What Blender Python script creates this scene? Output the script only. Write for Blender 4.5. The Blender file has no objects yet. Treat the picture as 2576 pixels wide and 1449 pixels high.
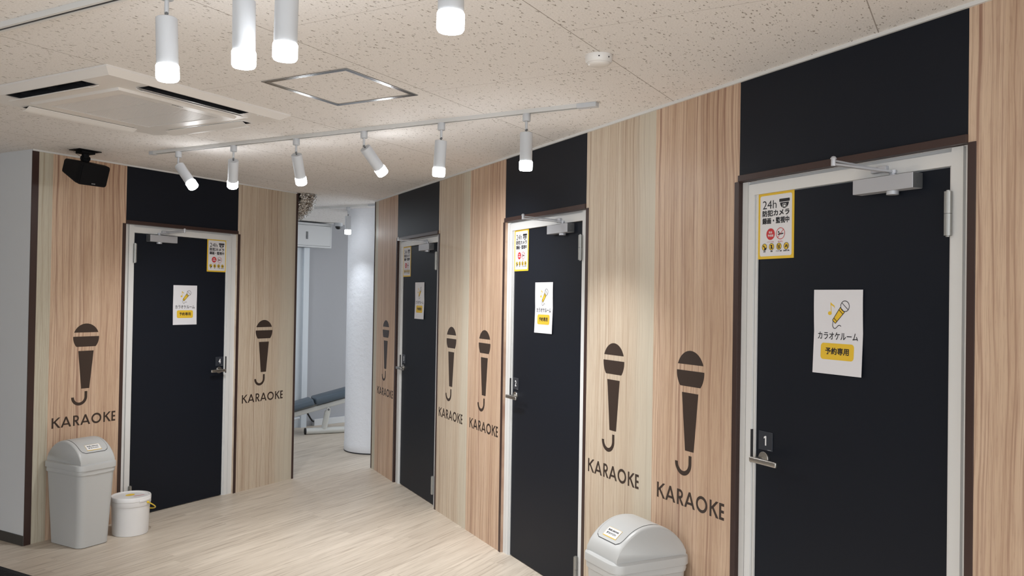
import bpy, bmesh, math, random
from mathutils import Vector, Matrix
random.seed(7)
PI = math.pi
sc = bpy.context.scene
COL = sc.collection

# ------------------------------------------------------------------ camera
F_PX, YAW, PITCH, ROLL, CAM_H = 2082.73, 0.513847, 0.0123565, 0.0160659, 1.60586
fw = Vector((math.cos(YAW)*math.cos(PITCH), math.sin(YAW)*math.cos(PITCH), math.sin(PITCH)))
rt = Vector((math.sin(YAW), -math.cos(YAW), 0.0))
up = rt.cross(fw)
rt2 = rt*math.cos(ROLL) + up*math.sin(ROLL)
up2 = -rt*math.sin(ROLL) + up*math.cos(ROLL)
cam = bpy.data.cameras.new('camera')
cam.sensor_fit = 'HORIZONTAL'; cam.sensor_width = 36.0
cam.lens = F_PX/2576.0*36.0
cam.clip_start = 0.05; cam.clip_end = 100
camo = bpy.data.objects.new('camera', cam); COL.objects.link(camo)
M = Matrix.Identity(4)
for i in range(3):
    M[i][0] = rt2[i]; M[i][1] = up2[i]; M[i][2] = -fw[i]
M[0][3], M[1][3], M[2][3] = 0.0, 0.0, CAM_H
camo.matrix_world = M
sc.camera = camo

# ------------------------------------------------------------------ world, exposure
w = bpy.data.worlds.new('world'); sc.world = w; w.use_nodes = True
w.node_tree.nodes['Background'].inputs[0].default_value = (0.88, 0.94, 1.0, 1)
w.node_tree.nodes['Background'].inputs[1].default_value = 2.1
vs = sc.view_settings
vs.view_transform = 'Standard'; vs.look = 'None'; vs.gamma = 1.0; vs.use_curve_mapping = False
vs.exposure = 0.58
LAMP_E = 27.0          # glow of a lamp diffuser
LAMP_COL = (0.965, 0.985, 1.0)
SPOT_W = 46.0
BACK_COL = (0.86, 0.93, 1.0)

def fill_light(name, loc, power, size, col=LAMP_COL):
    l = bpy.data.lights.new(name, 'AREA'); l.shape = 'DISK'; l.size = size; l.energy = power; l.color = col
    o = bpy.data.objects.new(name, l); COL.objects.link(o); o.location = loc
    return o
# added fill lights without fixtures, behind the camera and in the training room
for i, (x, y, p) in enumerate([(-0.6, 2.4, 18), (1.2, -1.6, 22)]):
    fill_light('rear_fill_light', (x, y, 2.44), p, 0.5)
fill_light('training_room_fill_light', (8.3, 4.7, 2.44), 8, 0.4, BACK_COL)
fill_light('training_room_fill_light', (6.2, 6.6, 2.44), 8, 0.3, BACK_COL)

# ------------------------------------------------------------------ materials
MATS = {}
def principled(name, col, rough=0.5, metal=0.0, spec=0.5, emis=None, es=0.0, coat=0.0):
    if name in MATS: return MATS[name]
    m = bpy.data.materials.new(name); m.use_nodes = True
    b = m.node_tree.nodes['Principled BSDF']
    b.inputs['Base Color'].default_value = (*col, 1)
    b.inputs['Roughness'].default_value = rough
    b.inputs['Metallic'].default_value = metal
    b.inputs['Specular IOR Level'].default_value = spec
    if coat: b.inputs['Coat Weight'].default_value = coat
    if emis:
        b.inputs['Emission Color'].default_value = (*emis, 1); b.inputs['Emission Strength'].default_value = es
    MATS[name] = m
    return m

class N:
    """small node helper"""
    def __init__(s, m):
        s.m = m; s.t = m.node_tree; s.b = s.t.nodes['Principled BSDF']
        s.tc = s.t.nodes.new('ShaderNodeTexCoord')
    def set(s, inp, v):
        if hasattr(v, 'is_output') or isinstance(v, bpy.types.NodeSocket): s.t.links.new(v, inp)
        else: inp.default_value = v
    def math(s, op, a, b=0.0, c=None, clamp=False):
        n = s.t.nodes.new('ShaderNodeMath'); n.operation = op; n.use_clamp = clamp
        s.set(n.inputs[0], a); s.set(n.inputs[1], b)
        if c is not None: s.set(n.inputs[2], c)
        return n.outputs[0]
    def sep(s, v):
        n = s.t.nodes.new('ShaderNodeSeparateXYZ'); s.set(n.inputs[0], v); return n.outputs
    def comb(s, x, y, z):
        n = s.t.nodes.new('ShaderNodeCombineXYZ')
        for i, v in enumerate((x, y, z)): s.set(n.inputs[i], v)
        return n.outputs[0]
    def mapping(s, v, scale=(1, 1, 1), loc=(0, 0, 0), rot=(0, 0, 0)):
        n = s.t.nodes.new('ShaderNodeMapping'); s.set(n.inputs[0], v)
        n.inputs['Scale'].default_value = scale; n.inputs['Location'].default_value = loc; n.inputs['Rotation'].default_value = rot
        return n.outputs[0]
    def noise(s, v, scale=1.0, detail=2.0, rough=0.5, dist=0.0):
        n = s.t.nodes.new('ShaderNodeTexNoise'); s.set(n.inputs['Vector'], v)
        n.inputs['Scale'].default_value = scale; n.inputs['Detail'].default_value = detail
        n.inputs['Roughness'].default_value = rough; n.inputs['Distortion'].default_value = dist
        return n.outputs['Fac'], n.outputs['Color']
    def smooth(s, v, a, b, lo=0.0, hi=1.0):
        n = s.t.nodes.new('ShaderNodeMapRange'); n.interpolation_type = 'SMOOTHSTEP'
        s.set(n.inputs['Value'], v)
        n.inputs['From Min'].default_value = a; n.inputs['From Max'].default_value = b
        n.inputs['To Min'].default_value = lo; n.inputs['To Max'].default_value = hi
        return n.outputs[0]
    def mix(s, f, a, b):
        n = s.t.nodes.new('ShaderNodeMix'); n.data_type = 'RGBA'
        s.set(n.inputs[0], f)
        for k, v in ((6, a), (7, b)):
            s.set(n.inputs[k], (*v, 1) if isinstance(v, tuple) and len(v) == 3 else v)
        return n.outputs[2]
    def bump(s, h, strength=0.2, dist=0.002):
        n = s.t.nodes.new('ShaderNodeBump'); n.inputs['Strength'].default_value = strength; n.inputs['Distance'].default_value = dist
        s.set(n.inputs['Height'], h); s.t.links.new(n.outputs[0], s.b.inputs['Normal'])
    def color(s, v): s.t.links.new(v, s.b.inputs['Base Color'])

def wood_material(name, light, mid, dark, right=None, width=0.6, edge=0.5, streak=1.0):
    m = principled(name, mid, 0.46, 0, 0.45); n = N(m)
    x, y, z = n.sep(n.tc.outputs['Object'])
    wv, _ = n.noise(n.comb(n.math('MULTIPLY', x, 2.5), 0.0, n.math('MULTIPLY', z, 1.1)), 1.0, 2)
    xw = n.math('ADD', x, n.math('MULTIPLY', n.math('SUBTRACT', wv, 0.5), 0.075))
    broad, _ = n.noise(n.comb(n.math('MULTIPLY', xw, 11), 1.3, n.math('MULTIPLY', z, 0.22)), 1.0, 2)
    band, _ = n.noise(n.comb(n.math('MULTIPLY', xw, 40), 4.1, n.math('MULTIPLY', z, 0.45)), 1.0, 3, 0.6)
    fine, _ = n.noise(n.comb(n.math('MULTIPLY', x, 240), 2.7, n.math('MULTIPLY', z, 7)), 1.0, 2, 0.6)
    line, _ = n.noise(n.comb(n.math('MULTIPLY', xw, 105), 6.3, n.math('MULTIPLY', z, 0.9)), 1.0, 2, 0.6)
    pores, _ = n.noise(n.comb(n.math('MULTIPLY', xw, 330), 8.7, n.math('MULTIPLY', z, 30)), 1.0, 1)
    c = n.mix(n.smooth(broad, 0.32, 0.66), mid, light)
    c = n.mix(n.math('MULTIPLY', n.smooth(band, 0.51, 0.70), 0.80*streak, None, True), c, dark)
    c = n.mix(n.math('MULTIPLY', n.smooth(fine, 0.45, 0.7), 0.30), c, dark)
    c = n.mix(n.math('MULTIPLY', n.smooth(fine, 0.5, 0.25), 0.25), c, light)
    c = n.mix(n.math('MULTIPLY', n.smooth(line, 0.52, 0.68), 0.42*streak), c, dark)
    c = n.mix(n.math('MULTIPLY', n.smooth(pores, 0.62, 0.75), 0.16), c, dark)
    if right:
        f = n.smooth(n.math('ADD', n.math('DIVIDE', x, width), n.math('MULTIPLY', n.math('SUBTRACT', broad, .5), 0.5)), edge, 1.05)
        c = n.mix(n.math('MULTIPLY', f, 0.75), c, right)
    n.color(c)
    n.bump(fine, 0.06, 0.001)
    return m

PINK = ((0.61, 0.448, 0.322), (0.505, 0.35, 0.24), (0.26, 0.135, 0.092))
PALE = ((0.59, 0.50, 0.39), (0.53, 0.43, 0.325), (0.30, 0.195, 0.13))
W_PINK = wood_material('rose_wood_print', *PINK, streak=1.15)
W_PALE = wood_material('pale_wood_print', *PALE, right=(0.555, 0.515, 0.42), width=0.62, edge=0.45, streak=0.9)
W_EDGE = wood_material('sage_wood_print', (0.545, 0.51, 0.41), (0.49, 0.445, 0.35), (0.33, 0.25, 0.17), streak=0.8)

BLACK = principled('black_paint', (0.0074, 0.0096, 0.0152), 0.46, 0, 0.17)
BROWN = principled('brown_casing', (0.040, 0.020, 0.0165), 0.42, 0, 0.45)
STEEL_W = principled('white_steel', (0.66, 0.66, 0.65), 0.38, 0, 0.5)
WHITE_P = principled('white_paint', (0.70, 0.70, 0.71), 0.7, 0, 0.3)
LAMP_W = principled('white_lamp_metal', (0.54, 0.56, 0.59), 0.45, 0, 0.4)
GLOW = principled('lamp_glow', (0.9, 0.9, 0.9), 0.4, 0, 0.3, LAMP_COL, LAMP_E)
GLOW_B = principled('lamp_glow_cool', (0.9, 0.9, 0.9), 0.4, 0, 0.3, BACK_COL, LAMP_E*0.6)
AC_W = principled('ivory_plastic', (0.76, 0.74, 0.72), 0.35, 0, 0.5)
DARK = principled('dark_void', (0.012, 0.012, 0.013), 0.6, 0, 0.3)
CHAR = principled('charcoal_plastic', (0.025, 0.025, 0.028), 0.5, 0, 0.4)
ALU = principled('aluminium', (0.40, 0.41, 0.42), 0.26, 1.0)
SATIN = principled('satin_steel', (0.46, 0.445, 0.42), 0.34, 1.0)
CLOSER = principled('silver_paint', (0.47, 0.48, 0.51), 0.42, 0.35)
HINGE = principled('hinge_steel', (0.33, 0.33, 0.315), 0.42, 0.75)
GUN = principled('cast_grey', (0.16, 0.165, 0.17), 0.45, 0.6)
BIN_W = principled('bin_plastic', (0.475, 0.48, 0.475), 0.36, 0, 0.5)
BUCKET_W = principled('bucket_plastic', (0.68, 0.67, 0.665), 0.34, 0, 0.5)
YELLOW = principled('yellow_print', (0.72, 0.47, 0.035), 0.45, 0, 0.4)
YELLOW_P = principled('yellow_plastic', (0.74, 0.52, 0.03), 0.35, 0, 0.5)
RED = principled('red_print', (0.52, 0.025, 0.03), 0.45, 0, 0.4)
PAPER = principled('white_paper', (0.68, 0.675, 0.70), 0.6, 0, 0.3)
GLOSS_P = principled('glossy_print', (0.70, 0.69, 0.70), 0.22, 0, 0.5)
INK = principled('black_ink', (0.018, 0.018, 0.022), 0.5, 0, 0.3)
DECAL = principled('brown_vinyl', (0.036, 0.022, 0.016), 0.42, 0, 0.5)
PLATE = principled('slate_plate', (0.030, 0.034, 0.044), 0.3, 0, 0.5)
WHITE_T = principled('white_print', (0.78, 0.78, 0.78), 0.5, 0, 0.3)
SPEAK = principled('speaker_black', (0.004, 0.004, 0.005), 0.6, 0, 0.15)
PAD = principled('blue_grey_vinyl', (0.080, 0.108, 0.138), 0.42, 0, 0.5)
BENCH = principled('bench_white', (0.60, 0.60, 0.57), 0.32, 0, 0.5)
RUBBER = principled('black_rubber', (0.012, 0.012, 0.012), 0.6, 0, 0.3)
BASEB = principled('grey_baseboard', (0.055, 0.05, 0.045), 0.5, 0, 0.4)
BOX_W = principled('cabinet_grey_white', (0.60, 0.61, 0.62), 0.45, 0, 0.4)

def ceiling_material():
    m = principled('ceiling_board', (0.7, 0.65, 0.6), 0.85, 0, 0.2); n = N(m)
    x, y, z = n.sep(n.tc.outputs['Object'])
    H, W = 0.9035, 0.918
    v = n.math('DIVIDE', n.math('SUBTRACT', y, 0.2955), H)
    row = n.math('FLOOR', v)
    fv = n.math('FRACT', v)
    u = n.math('ADD', n.math('DIVIDE', n.math('SUBTRACT', x, 2.486), W), n.math('MULTIPLY', n.math('FLOORED_MODULO', row, 2.0), 0.5))
    fu = n.math('FRACT', u)
    du = n.math('MULTIPLY', n.math('MINIMUM', fu, n.math('SUBTRACT', 1.0, fu)), W)
    dv = n.math('MULTIPLY', n.math('MINIMUM', fv, n.math('SUBTRACT', 1.0, fv)), H)
    seam_a = n.smooth(dv, 0.0012, 0.0024, 1.0, 0.0)
    seam_b = n.math('MULTIPLY', n.smooth(du, 0.0008, 0.0018, 1.0, 0.0), 0.62)
    seam = n.math('MAXIMUM', seam_a, seam_b)
    def fissure(sx, sy, size, drop, off):
        _, wc = n.noise(n.comb(x, y, 0.3+off), 55.0, 2)
        wx, wy, wz = n.sep(wc)
        px = n.math('MULTIPLY', n.math('ADD', n.math('ADD', x, n.math('MULTIPLY', y, 0.30)), n.math('MULTIPLY', n.math('SUBTRACT', wx, .5), 0.010)), sx)
        py = n.math('MULTIPLY', n.math('ADD', y, n.math('MULTIPLY', n.math('SUBTRACT', wy, .5), 0.020)), sy)
        vo = n.t.nodes.new('ShaderNodeTexVoronoi'); vo.voronoi_dimensions = '3D'
        n.set(vo.inputs['Vector'], n.comb(n.math('ADD', px, off), n.math('ADD', py, off*1.7), off)); vo.inputs['Scale'].default_value = 1.0
        r, g, b = n.sep(vo.outputs['Color'])
        keep = n.math('GREATER_THAN', r, drop)
        thr = n.math('MULTIPLY', g, size)
        d = n.math('SUBTRACT', n.math('ADD', thr, size*0.42), vo.outputs['Distance'])
        return n.math('MULTIPLY', n.smooth(d, 0.0, 0.07), keep)
    f = n.math('MAXIMUM', fissure(34, 98, 0.23, 0.18, 0.0), fissure(58, 130, 0.18, 0.55, 5.3))
    nz, _ = n.noise(n.comb(x, y, 0), 160.0, 2)
    c = n.mix(n.smooth(nz, 0.35, 0.7), (0.755, 0.73, 0.71), (0.83, 0.805, 0.785))
    c = n.mix(n.math('MULTIPLY', f, 0.74), c, (0.22, 0.185, 0.155))
    c = n.mix(n.math('MULTIPLY', seam, 0.75), c, (0.24, 0.20, 0.17))
    n.color(c)
    n.bump(n.math('MULTIPLY', f, -1.0), 0.5, 0.003)
    return m
CEIL = ceiling_material()

def floor_material():
    m = principled('floor_vinyl', (0.5, 0.4, 0.32), 0.40, 0, 0.42); n = N(m)
    x, y, z = n.sep(n.tc.outputs['Object'])
    PW, PL = 0.152, 1.22
    v = n.math('DIVIDE', y, PW); row = n.math('FLOOR', v)
    wn = n.t.nodes.new('ShaderNodeTexWhiteNoise'); wn.noise_dimensions = '1D'; n.set(wn.inputs['W'], row)
    u = n.math('ADD', n.math('DIVIDE', x, PL), wn.outputs['Value'])
    wn2 = n.t.nodes.new('ShaderNodeTexWhiteNoise'); wn2.noise_dimensions = '2D'
    n.set(wn2.inputs['Vector'], n.comb(n.math('FLOOR', u), row, 0.0))
    rnd = wn2.outputs['Value']
    off = n.math('MULTIPLY', rnd, 37.0)
    wv, _ = n.noise(n.comb(n.math('MULTIPLY', x, 1.5), n.math('MULTIPLY', y, 4.0), off), 1.0, 2)
    yw = n.math('ADD', y, n.math('MULTIPLY', n.math('SUBTRACT', wv, .5), 0.03))
    g1, _ = n.noise(n.comb(n.math('MULTIPLY', x, 2.6), n.math('MULTIPLY', yw, 62), off), 1.0, 3, 0.6)
    g2, _ = n.noise(n.comb(n.math('MULTIPLY', x, 9.0), n.math('MULTIPLY', y, 250), off), 1.0, 2, 0.6)
    g3, _ = n.noise(n.comb(n.math('MULTIPLY', x, 1.6), n.math('MULTIPLY', y, 13), off), 1.0, 2)
    c = n.mix(n.smooth(g3, 0.3, 0.7), (0.54, 0.465, 0.382), (0.63, 0.55, 0.458))
    c = n.mix(n.math('MULTIPLY', n.smooth(g1, 0.5, 0.74), 0.75), c, (0.31, 0.25, 0.195))
    c = n.mix(n.math('MULTIPLY', n.smooth(g1, 0.48, 0.28), 0.4), c, (0.65, 0.575, 0.48))
    c = n.mix(n.math('MULTIPLY', n.smooth(g2, 0.5, 0.75), 0.25), c, (0.29, 0.23, 0.18))
    c = n.mix(n.math('MULTIPLY', n.math('SUBTRACT', rnd, 0.0), 0.26), c, (0.36, 0.30, 0.24))
    fv = n.math('FRACT', v); dv = n.math('MULTIPLY', n.math('MINIMUM', fv, n.math('SUBTRACT', 1.0, fv)), PW)
    fu = n.math('FRACT', u); du = n.math('MULTIPLY', n.math('MINIMUM', fu, n.math('SUBTRACT', 1.0, fu)), PL)
    s = n.math('MAXIMUM', n.smooth(dv, 0.0, 0.0012, 1, 0), n.smooth(du, 0.0, 0.0012, 1, 0))
    c = n.mix(n.math('MULTIPLY', s, 0.25), c, (0.2, 0.15, 0.11))
    n.color(c)
    n.set(n.b.inputs['Roughness'], n.smooth(g1, 0.2, 0.8, 0.36, 0.5))
    return m
FLOOR = floor_material()

def noisy(name, col, rough, scale, strength, dist, metal=0.0, spec=0.4, stretch=(1, 1, 1), detail=3):
    m = principled(name, col, rough, metal, spec); n = N(m)
    f, _ = n.noise(n.mapping(n.tc.outputs['Object'], stretch), scale, detail, 0.6)
    n.bump(f, strength, dist)
    return m
PLASTER = noisy('column_plaster', (0.72, 0.725, 0.75), 0.55, 18, 0.7, 0.010)
WALLP = noisy('white_wallpaper', (0.66, 0.67, 0.68), 0.8, 120, 0.25, 0.002)
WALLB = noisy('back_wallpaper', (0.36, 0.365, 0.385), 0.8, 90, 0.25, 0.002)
FOIL = noisy('silver_foil', (0.50, 0.475, 0.445), 0.16, 22, 1.0, 0.045, 1.0, 0.5, (1, 1, 2.6), 2)
MATRIB = noisy('ribbed_mat', (0.012, 0.013, 0.016), 0.75, 300, 0.6, 0.003)
GRILLM = noisy('speaker_grille', (0.003, 0.003, 0.004), 0.6, 900, 0.6, 0.001, 0, 0.12)

# ------------------------------------------------------------------ mesh helpers
def new_obj(name, bm, mat, parent=None, loc=(0, 0, 0), rz=0.0, smooth=False, mats=None):
    me = bpy.data.meshes.new(name)
    bmesh.ops.recalc_face_normals(bm, faces=bm.faces)
    bm.to_mesh(me); bm.free()
    for mm in (mats or [mat]): me.materials.append(mm)
    if smooth:
        for p in me.polygons: p.use_smooth = True
        if smooth != 'all':
            try: me.set_sharp_from_angle(angle=math.radians(smooth if smooth is not True else 35))
            except Exception: pass
    o = bpy.data.objects.new(name, me); COL.objects.link(o)
    o.location = loc; o.rotation_euler = (0, 0, rz)
    if parent: o.parent = parent
    return o
def empty(name, loc=(0, 0, 0), rz=0.0, parent=None):
    o = bpy.data.objects.new(name, None); COL.objects.link(o)
    o.empty_display_size = 0.05
    o.location = loc; o.rotation_euler = (0, 0, rz)
    if parent: o.parent = parent
    return o
def tag(o, label=None, cat=None, group=None, kind=None):
    if label: o['label'] = label
    if cat: o['category'] = cat
    if group: o['group'] = group
    if kind: o['kind'] = kind
    return o
def copy_tree(o, parent=None):
    c = o.copy(); COL.objects.link(c)
    if parent: c.parent = parent
    for ch in list(o.children): copy_tree(ch, c)
    return c

def B(): return bmesh.new()
def box(bm, x0, x1, y0, y1, z0, z1, bevel=0.0, seg=2):
    x0, x1 = min(x0, x1), max(x0, x1); y0, y1 = min(y0, y1), max(y0, y1); z0, z1 = min(z0, z1), max(z0, z1)
    vs = [bm.verts.new((x, y, z)) for x in (x0, x1) for y in (y0, y1) for z in (z0, z1)]
    fs = [bm.faces.new([vs[i] for i in f]) for f in ((0, 1, 3, 2), (4, 6, 7, 5), (0, 4, 5, 1), (2, 3, 7, 6), (0, 2, 6, 4), (1, 5, 7, 3))]
    if bevel:
        es = set(e for f in fs for e in f.edges)
        bmesh.ops.bevel(bm, geom=list(es), offset=bevel, segments=seg, affect='EDGES', profile=0.5)
    return vs
def frame_of(d):
    d = Vector(d).normalized()
    a = Vector((0, 0, 1)) if abs(d.z) < 0.95 else Vector((1, 0, 0))
    u = d.cross(a).normalized(); v = d.cross(u).normalized()
    return d, u, v
def cyl(bm, p0, p1, r0, r1=None, n=24, cap=True):
    r1 = r0 if r1 is None else r1
    p0 = Vector(p0); p1 = Vector(p1); d, u, v = frame_of(p1-p0)
    ra = [bm.verts.new(p0+(u*math.cos(2*PI*i/n)+v*math.sin(2*PI*i/n))*r0) for i in range(n)]
    rb = [bm.verts.new(p1+(u*math.cos(2*PI*i/n)+v*math.sin(2*PI*i/n))*r1) for i in range(n)]
    for i in range(n): bm.faces.new((ra[i], ra[(i+1) % n], rb[(i+1) % n], rb[i]))
    if cap: bm.faces.new(ra[::-1]); bm.faces.new(rb)
def lathe(bm, prof, p0=(0, 0, 0), d=(0, 0, 1), n=32):
    """prof: list of (radius, distance along d from p0)"""
    p0 = Vector(p0); d, u, v = frame_of(d)
    rings = []
    for r, h in prof:
        if r < 1e-6: rings.append([bm.verts.new(p0+d*h)])
        else: rings.append([bm.verts.new(p0+d*h+(u*math.cos(2*PI*i/n)+v*math.sin(2*PI*i/n))*r) for i in range(n)])
    for a, b in zip(rings, rings[1:]):
        for i in range(n):
            j = (i+1) % n
            if len(a) == 1 and len(b) == 1: continue
            if len(a) == 1: bm.faces.new((a[0], b[j], b[i]))
            elif len(b) == 1: bm.faces.new((a[i], a[j], b[0]))
            else: bm.faces.new((a[i], a[j], b[j], b[i]))
    return rings
def tube(bm, pts, r, n=12, cap=True, rfun=None):
    pts = [Vector(p) for p in pts]; rings = []; pu = None
    for i, p in enumerate(pts):
        d = (pts[min(i+1, len(pts)-1)]-pts[max(i-1, 0)]).normalized()
        if pu is None: _, pu, _ = frame_of(d)
        u = (pu-d*pu.dot(d)).normalized(); v = d.cross(u); pu = u
        rr = rfun(i/(len(pts)-1)) if rfun else r
        rings.append([bm.verts.new(p+(u*math.cos(2*PI*k/n)+v*math.sin(2*PI*k/n))*rr) for k in range(n)])
    for a, b in zip(rings, rings[1:]):
        for k in range(n): bm.faces.new((a[k], a[(k+1) % n], b[(k+1) % n], b[k]))
    if cap: bm.faces.new(rings[0][::-1]); bm.faces.new(rings[-1])
def prism_xz(bm, pts, y0, y1):
    """polygon in the x-z plane, extruded between y0 and y1"""
    a = [bm.verts.new((x, y0, z)) for x, z in pts]; b = [bm.verts.new((x, y1, z)) for x, z in pts]
    bm.faces.new(a); bm.faces.new(b[::-1])
    for i in range(len(pts)):
        j = (i+1) % len(pts); bm.faces.new((a[i], b[i], b[j], a[j]))
def flat_xz(bm, pts, y):
    bm.faces.new([bm.verts.new((x, y, z)) for x, z in pts])
def arc(cx, cz, r, a0, a1, n=24):
    return [(cx+r*math.cos(math.radians(a0+(a1-a0)*i/n)), cz+r*math.sin(math.radians(a0+(a1-a0)*i/n))) for i in range(n+1)]
def rrect(x0, x1, z0, z1, r, n=6):
    return arc(x1-r, z1-r, r, 0, 90, n)+arc(x0+r, z1-r, r, 90, 180, n)+arc(x0+r, z0+r, r, 180, 270, n)+arc(x1-r, z0+r, r, 270, 360, n)
def band_xz(bm, outer, inner, y0, y1):
    """strip between two point lists of equal length"""
    n = len(outer)
    for i in range(n-1):
        prism_xz(bm, [outer[i], outer[i+1], inner[i+1], inner[i]], y0, y1)
def line_xz(bm, p, q, wd, y0, y1=None):
    p = Vector(p); q = Vector(q); d = (q-p).normalized(); nn = Vector((-d.y, d.x))*wd/2
    pts = [tuple(p+nn), tuple(q+nn), tuple(q-nn), tuple(p-nn)]
    if y1 is None: flat_xz(bm, pts, y0)
    else: prism_xz(bm, pts, y0, y1)
def poly_line(bm, pts, wd, y):
    for a, b in zip(pts, pts[1:]): line_xz(bm, a, b, wd, y)

def text_xz(bm, s, x0, x1, z0, z1, y, bold=0.0, shear=0.0):
    if bold:
        e = bold*(z1-z0)*0.9
        for k, (ax, az) in enumerate(((-e, -e), (e, -e), (e, e), (-e, e), (0, 0))): text_xz(bm, s, x0+e+ax, x1-e+ax, z0+e+az, z1-e+az, y-k*4e-5, 0.0, shear)
        return
    _text_xz(bm, s, x0, x1, z0, z1, y, shear)
def _text_xz(bm, s, x0, x1, z0, z1, y, shear=0.0):
    """lettering fitted into a box of the x-z plane, facing -y"""
    cu = bpy.data.curves.new('lettering', 'FONT'); cu.body = s; cu.size = 1.0; cu.shear = shear
    cu.resolution_u = 4
    o = bpy.data.objects.new('lettering_source', cu); COL.objects.link(o)
    dg = bpy.context.evaluated_depsgraph_get(); dg.update()
    me = bpy.data.meshes.new_from_object(o.evaluated_get(dg))
    bpy.data.objects.remove(o)
    if len(me.vertices):
        xs = [v.co.x for v in me.vertices]; zs = [v.co.y for v in me.vertices]
        ax, bx, az, bz = min(xs), max(xs), min(zs), max(zs)
        for v in me.vertices:
            v.co = ((v.co.x-ax)/(bx-ax)*(x1-x0)+x0, y, (v.co.y-az)/max(bz-az, 1e-6)*(z1-z0)+z0)
        t = bmesh.new(); t.from_mesh(me)
        mp = {v: bm.verts.new(v.co) for v in t.verts}
        for f in t.faces:
            try: bm.faces.new([mp[v] for v in f.verts])
            except ValueError: pass
        t.free()
    bpy.data.meshes.remove(me)
    try: bpy.data.curves.remove(cu)
    except ReferenceError: pass

# ------------------------------------------------------------------ wall frames
TH = 0.973468778; OFF = -2.28604551
TV = Vector((math.cos(TH), math.sin(TH), 0)); NV = Vector((-math.sin(TH), math.cos(TH), 0))
RZ_R = TH+PI                      # local x to the right along the wall, local y into it
YL = 5.21632; H = 2.5
def rpos(s, z=0.0, out=0.0):
    p = NV*(OFF+out)+TV*s; return (p.x, p.y, z)
def lpos(x, z=0.0, out=0.0): return (x, YL-out, z)

# ------------------------------------------------------------------ shell
bm = B(); box(bm, -4.2, 11, -6, 10, -0.1, 0.0)
tag(new_obj('floor', bm, FLOOR), 'pale wood-look vinyl plank floor', 'floor', kind='structure')
bm = B(); box(bm, -4.2, 11, -6, 10, 2.5, 2.6)
tag(new_obj('ceiling', bm, CEIL), 'off-white fissured board ceiling with thin seams', 'ceiling', kind='structure')
T = 0.09
def wall_piece(root, name, pos, rz, x0, x1, z0, z1, mat):
    """panel whose own x runs from its left edge"""
    bm = B(); box(bm, 0, x1-x0, 0, T, 0, z1-z0)
    o = new_obj(name, bm, mat, root); o.location = (x0, 0, z0)
    return o
# right wall: local x = -s
wr = empty('wall_right', rpos(0), RZ_R); tag(wr, 'long wood-print wall with three black doors', 'wall', kind='structure')
DR = {1: 2.0835, 2: 4.2375, 3: 6.378}
HB = 0.49
def rw_panel(sa, sb, mat, name='wood_panel'): wall_piece(wr, name, None, None, -sa, -sb, 0, H, mat)
rw_panel(7.523, 7.432, W_EDGE); rw_panel(7.432, DR[3]+HB, W_PINK)
rw_panel(DR[3]-HB, 5.291, W_PALE); rw_panel(5.291, DR[2]+HB, W_PINK)
rw_panel(DR[2]-HB, 3.138, W_PALE); rw_panel(3.138, DR[1]+HB, W_PINK)
rw_panel(DR[1]-HB, 1.02, W_PINK); rw_panel(1.02, 0.4, W_PALE); rw_panel(0.4, -0.2, W_PINK); rw_panel(-0.2, -4.4, W_PALE)
for k in DR:
    o = wall_piece(wr, 'black_panel', None, None, -(DR[k]+HB), -(DR[k]-HB), 2.112, H, BLACK)
# left wall
wl = empty('wall_left', lpos(0), 0.0); tag(wl, 'short wood-print wall with the black door numbered 4', 'wall', kind='structure')
DL = 4.222; HBL = 0.503
def lw_panel(xa, xb, mat): wall_piece(wl, 'wood_panel', None, None, xa, xb, 0, H, mat)
lw_panel(3.092, 3.187, W_EDGE); lw_panel(3.187, DL-HBL, W_PINK); lw_panel(DL+HBL, 5.374, W_PALE)
wall_piece(wl, 'black_panel', None, None, DL-HBL, DL+HBL, 2.112, H, BLACK)
# ceiling and corner trims
bm = B(); box(bm, -7.523, 4.4, -0.010, 0, 2.488, 2.5)
tag(new_obj('trim_1', bm, STEEL_W, None, rpos(0), RZ_R), 'thin white ceiling trim over the long wall', 'trim', kind='structure')
bm = B(); box(bm, 3.05, 5.374, -0.010, 0, 2.490, 2.5)
tag(new_obj('trim_2', bm, STEEL_W, None, lpos(0)), 'thin white ceiling trim over the short wall', 'trim', kind='structure')
bm = B(); box(bm, 3.051, 3.094, -0.003, 0.004, 0, 2.5, 0.001)
tag(new_obj('trim_3', bm, BROWN, None, lpos(0)), 'dark brown corner trim beside the white wall', 'trim', kind='structure')
bm = B(); box(bm, 5.374, 5.392, -0.008, T, 0, 2.5, 0.002)
tag(new_obj('trim_4', bm, BROWN, None, lpos(0)), 'dark brown end trim at the passage, on the wall of door 4', 'trim', kind='structure')
bm = B(); box(bm, -7.535, -7.523, -0.006, T, 0, 2.5, 0.001)
tag(new_obj('trim_5', bm, BROWN, None, rpos(0), RZ_R), 'dark brown end trim at the passage, on the long wall', 'trim', kind='structure')
# white wall going back from the corner at the left
bm = B(); box(bm, 3.0515, 3.092, YL+0.004, 9.0, 0, 2.5)
tag(new_obj('wall_side', bm, WALLP), 'plain white side wall beyond the brown corner trim', 'wall', kind='structure')
bm = B(); box(bm, 3.045, 3.0515, YL+0.005, 9.0, 0, 0.062)
tag(new_obj('baseboard_side', bm, BASEB), 'dark grey baseboard of the white side wall', 'baseboard', kind='structure')
# partition of room 4 towards the passage, and the enclosing walls out of view
bm = B(); box(bm, 5.30, 5.374, YL+T, 9.0, 0, 2.5)
tag(new_obj('wall_passage', bm, WALLP), 'white passage wall behind door 4', 'wall', kind='structure')
bm = B(); box(bm, -7.523, -7.45, T, 4.0, 0, 2.5)
tag(new_obj('wall_end', bm, WALLP, None, rpos(0), RZ_R), 'white end wall behind the third door', 'wall', kind='structure')
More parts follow.
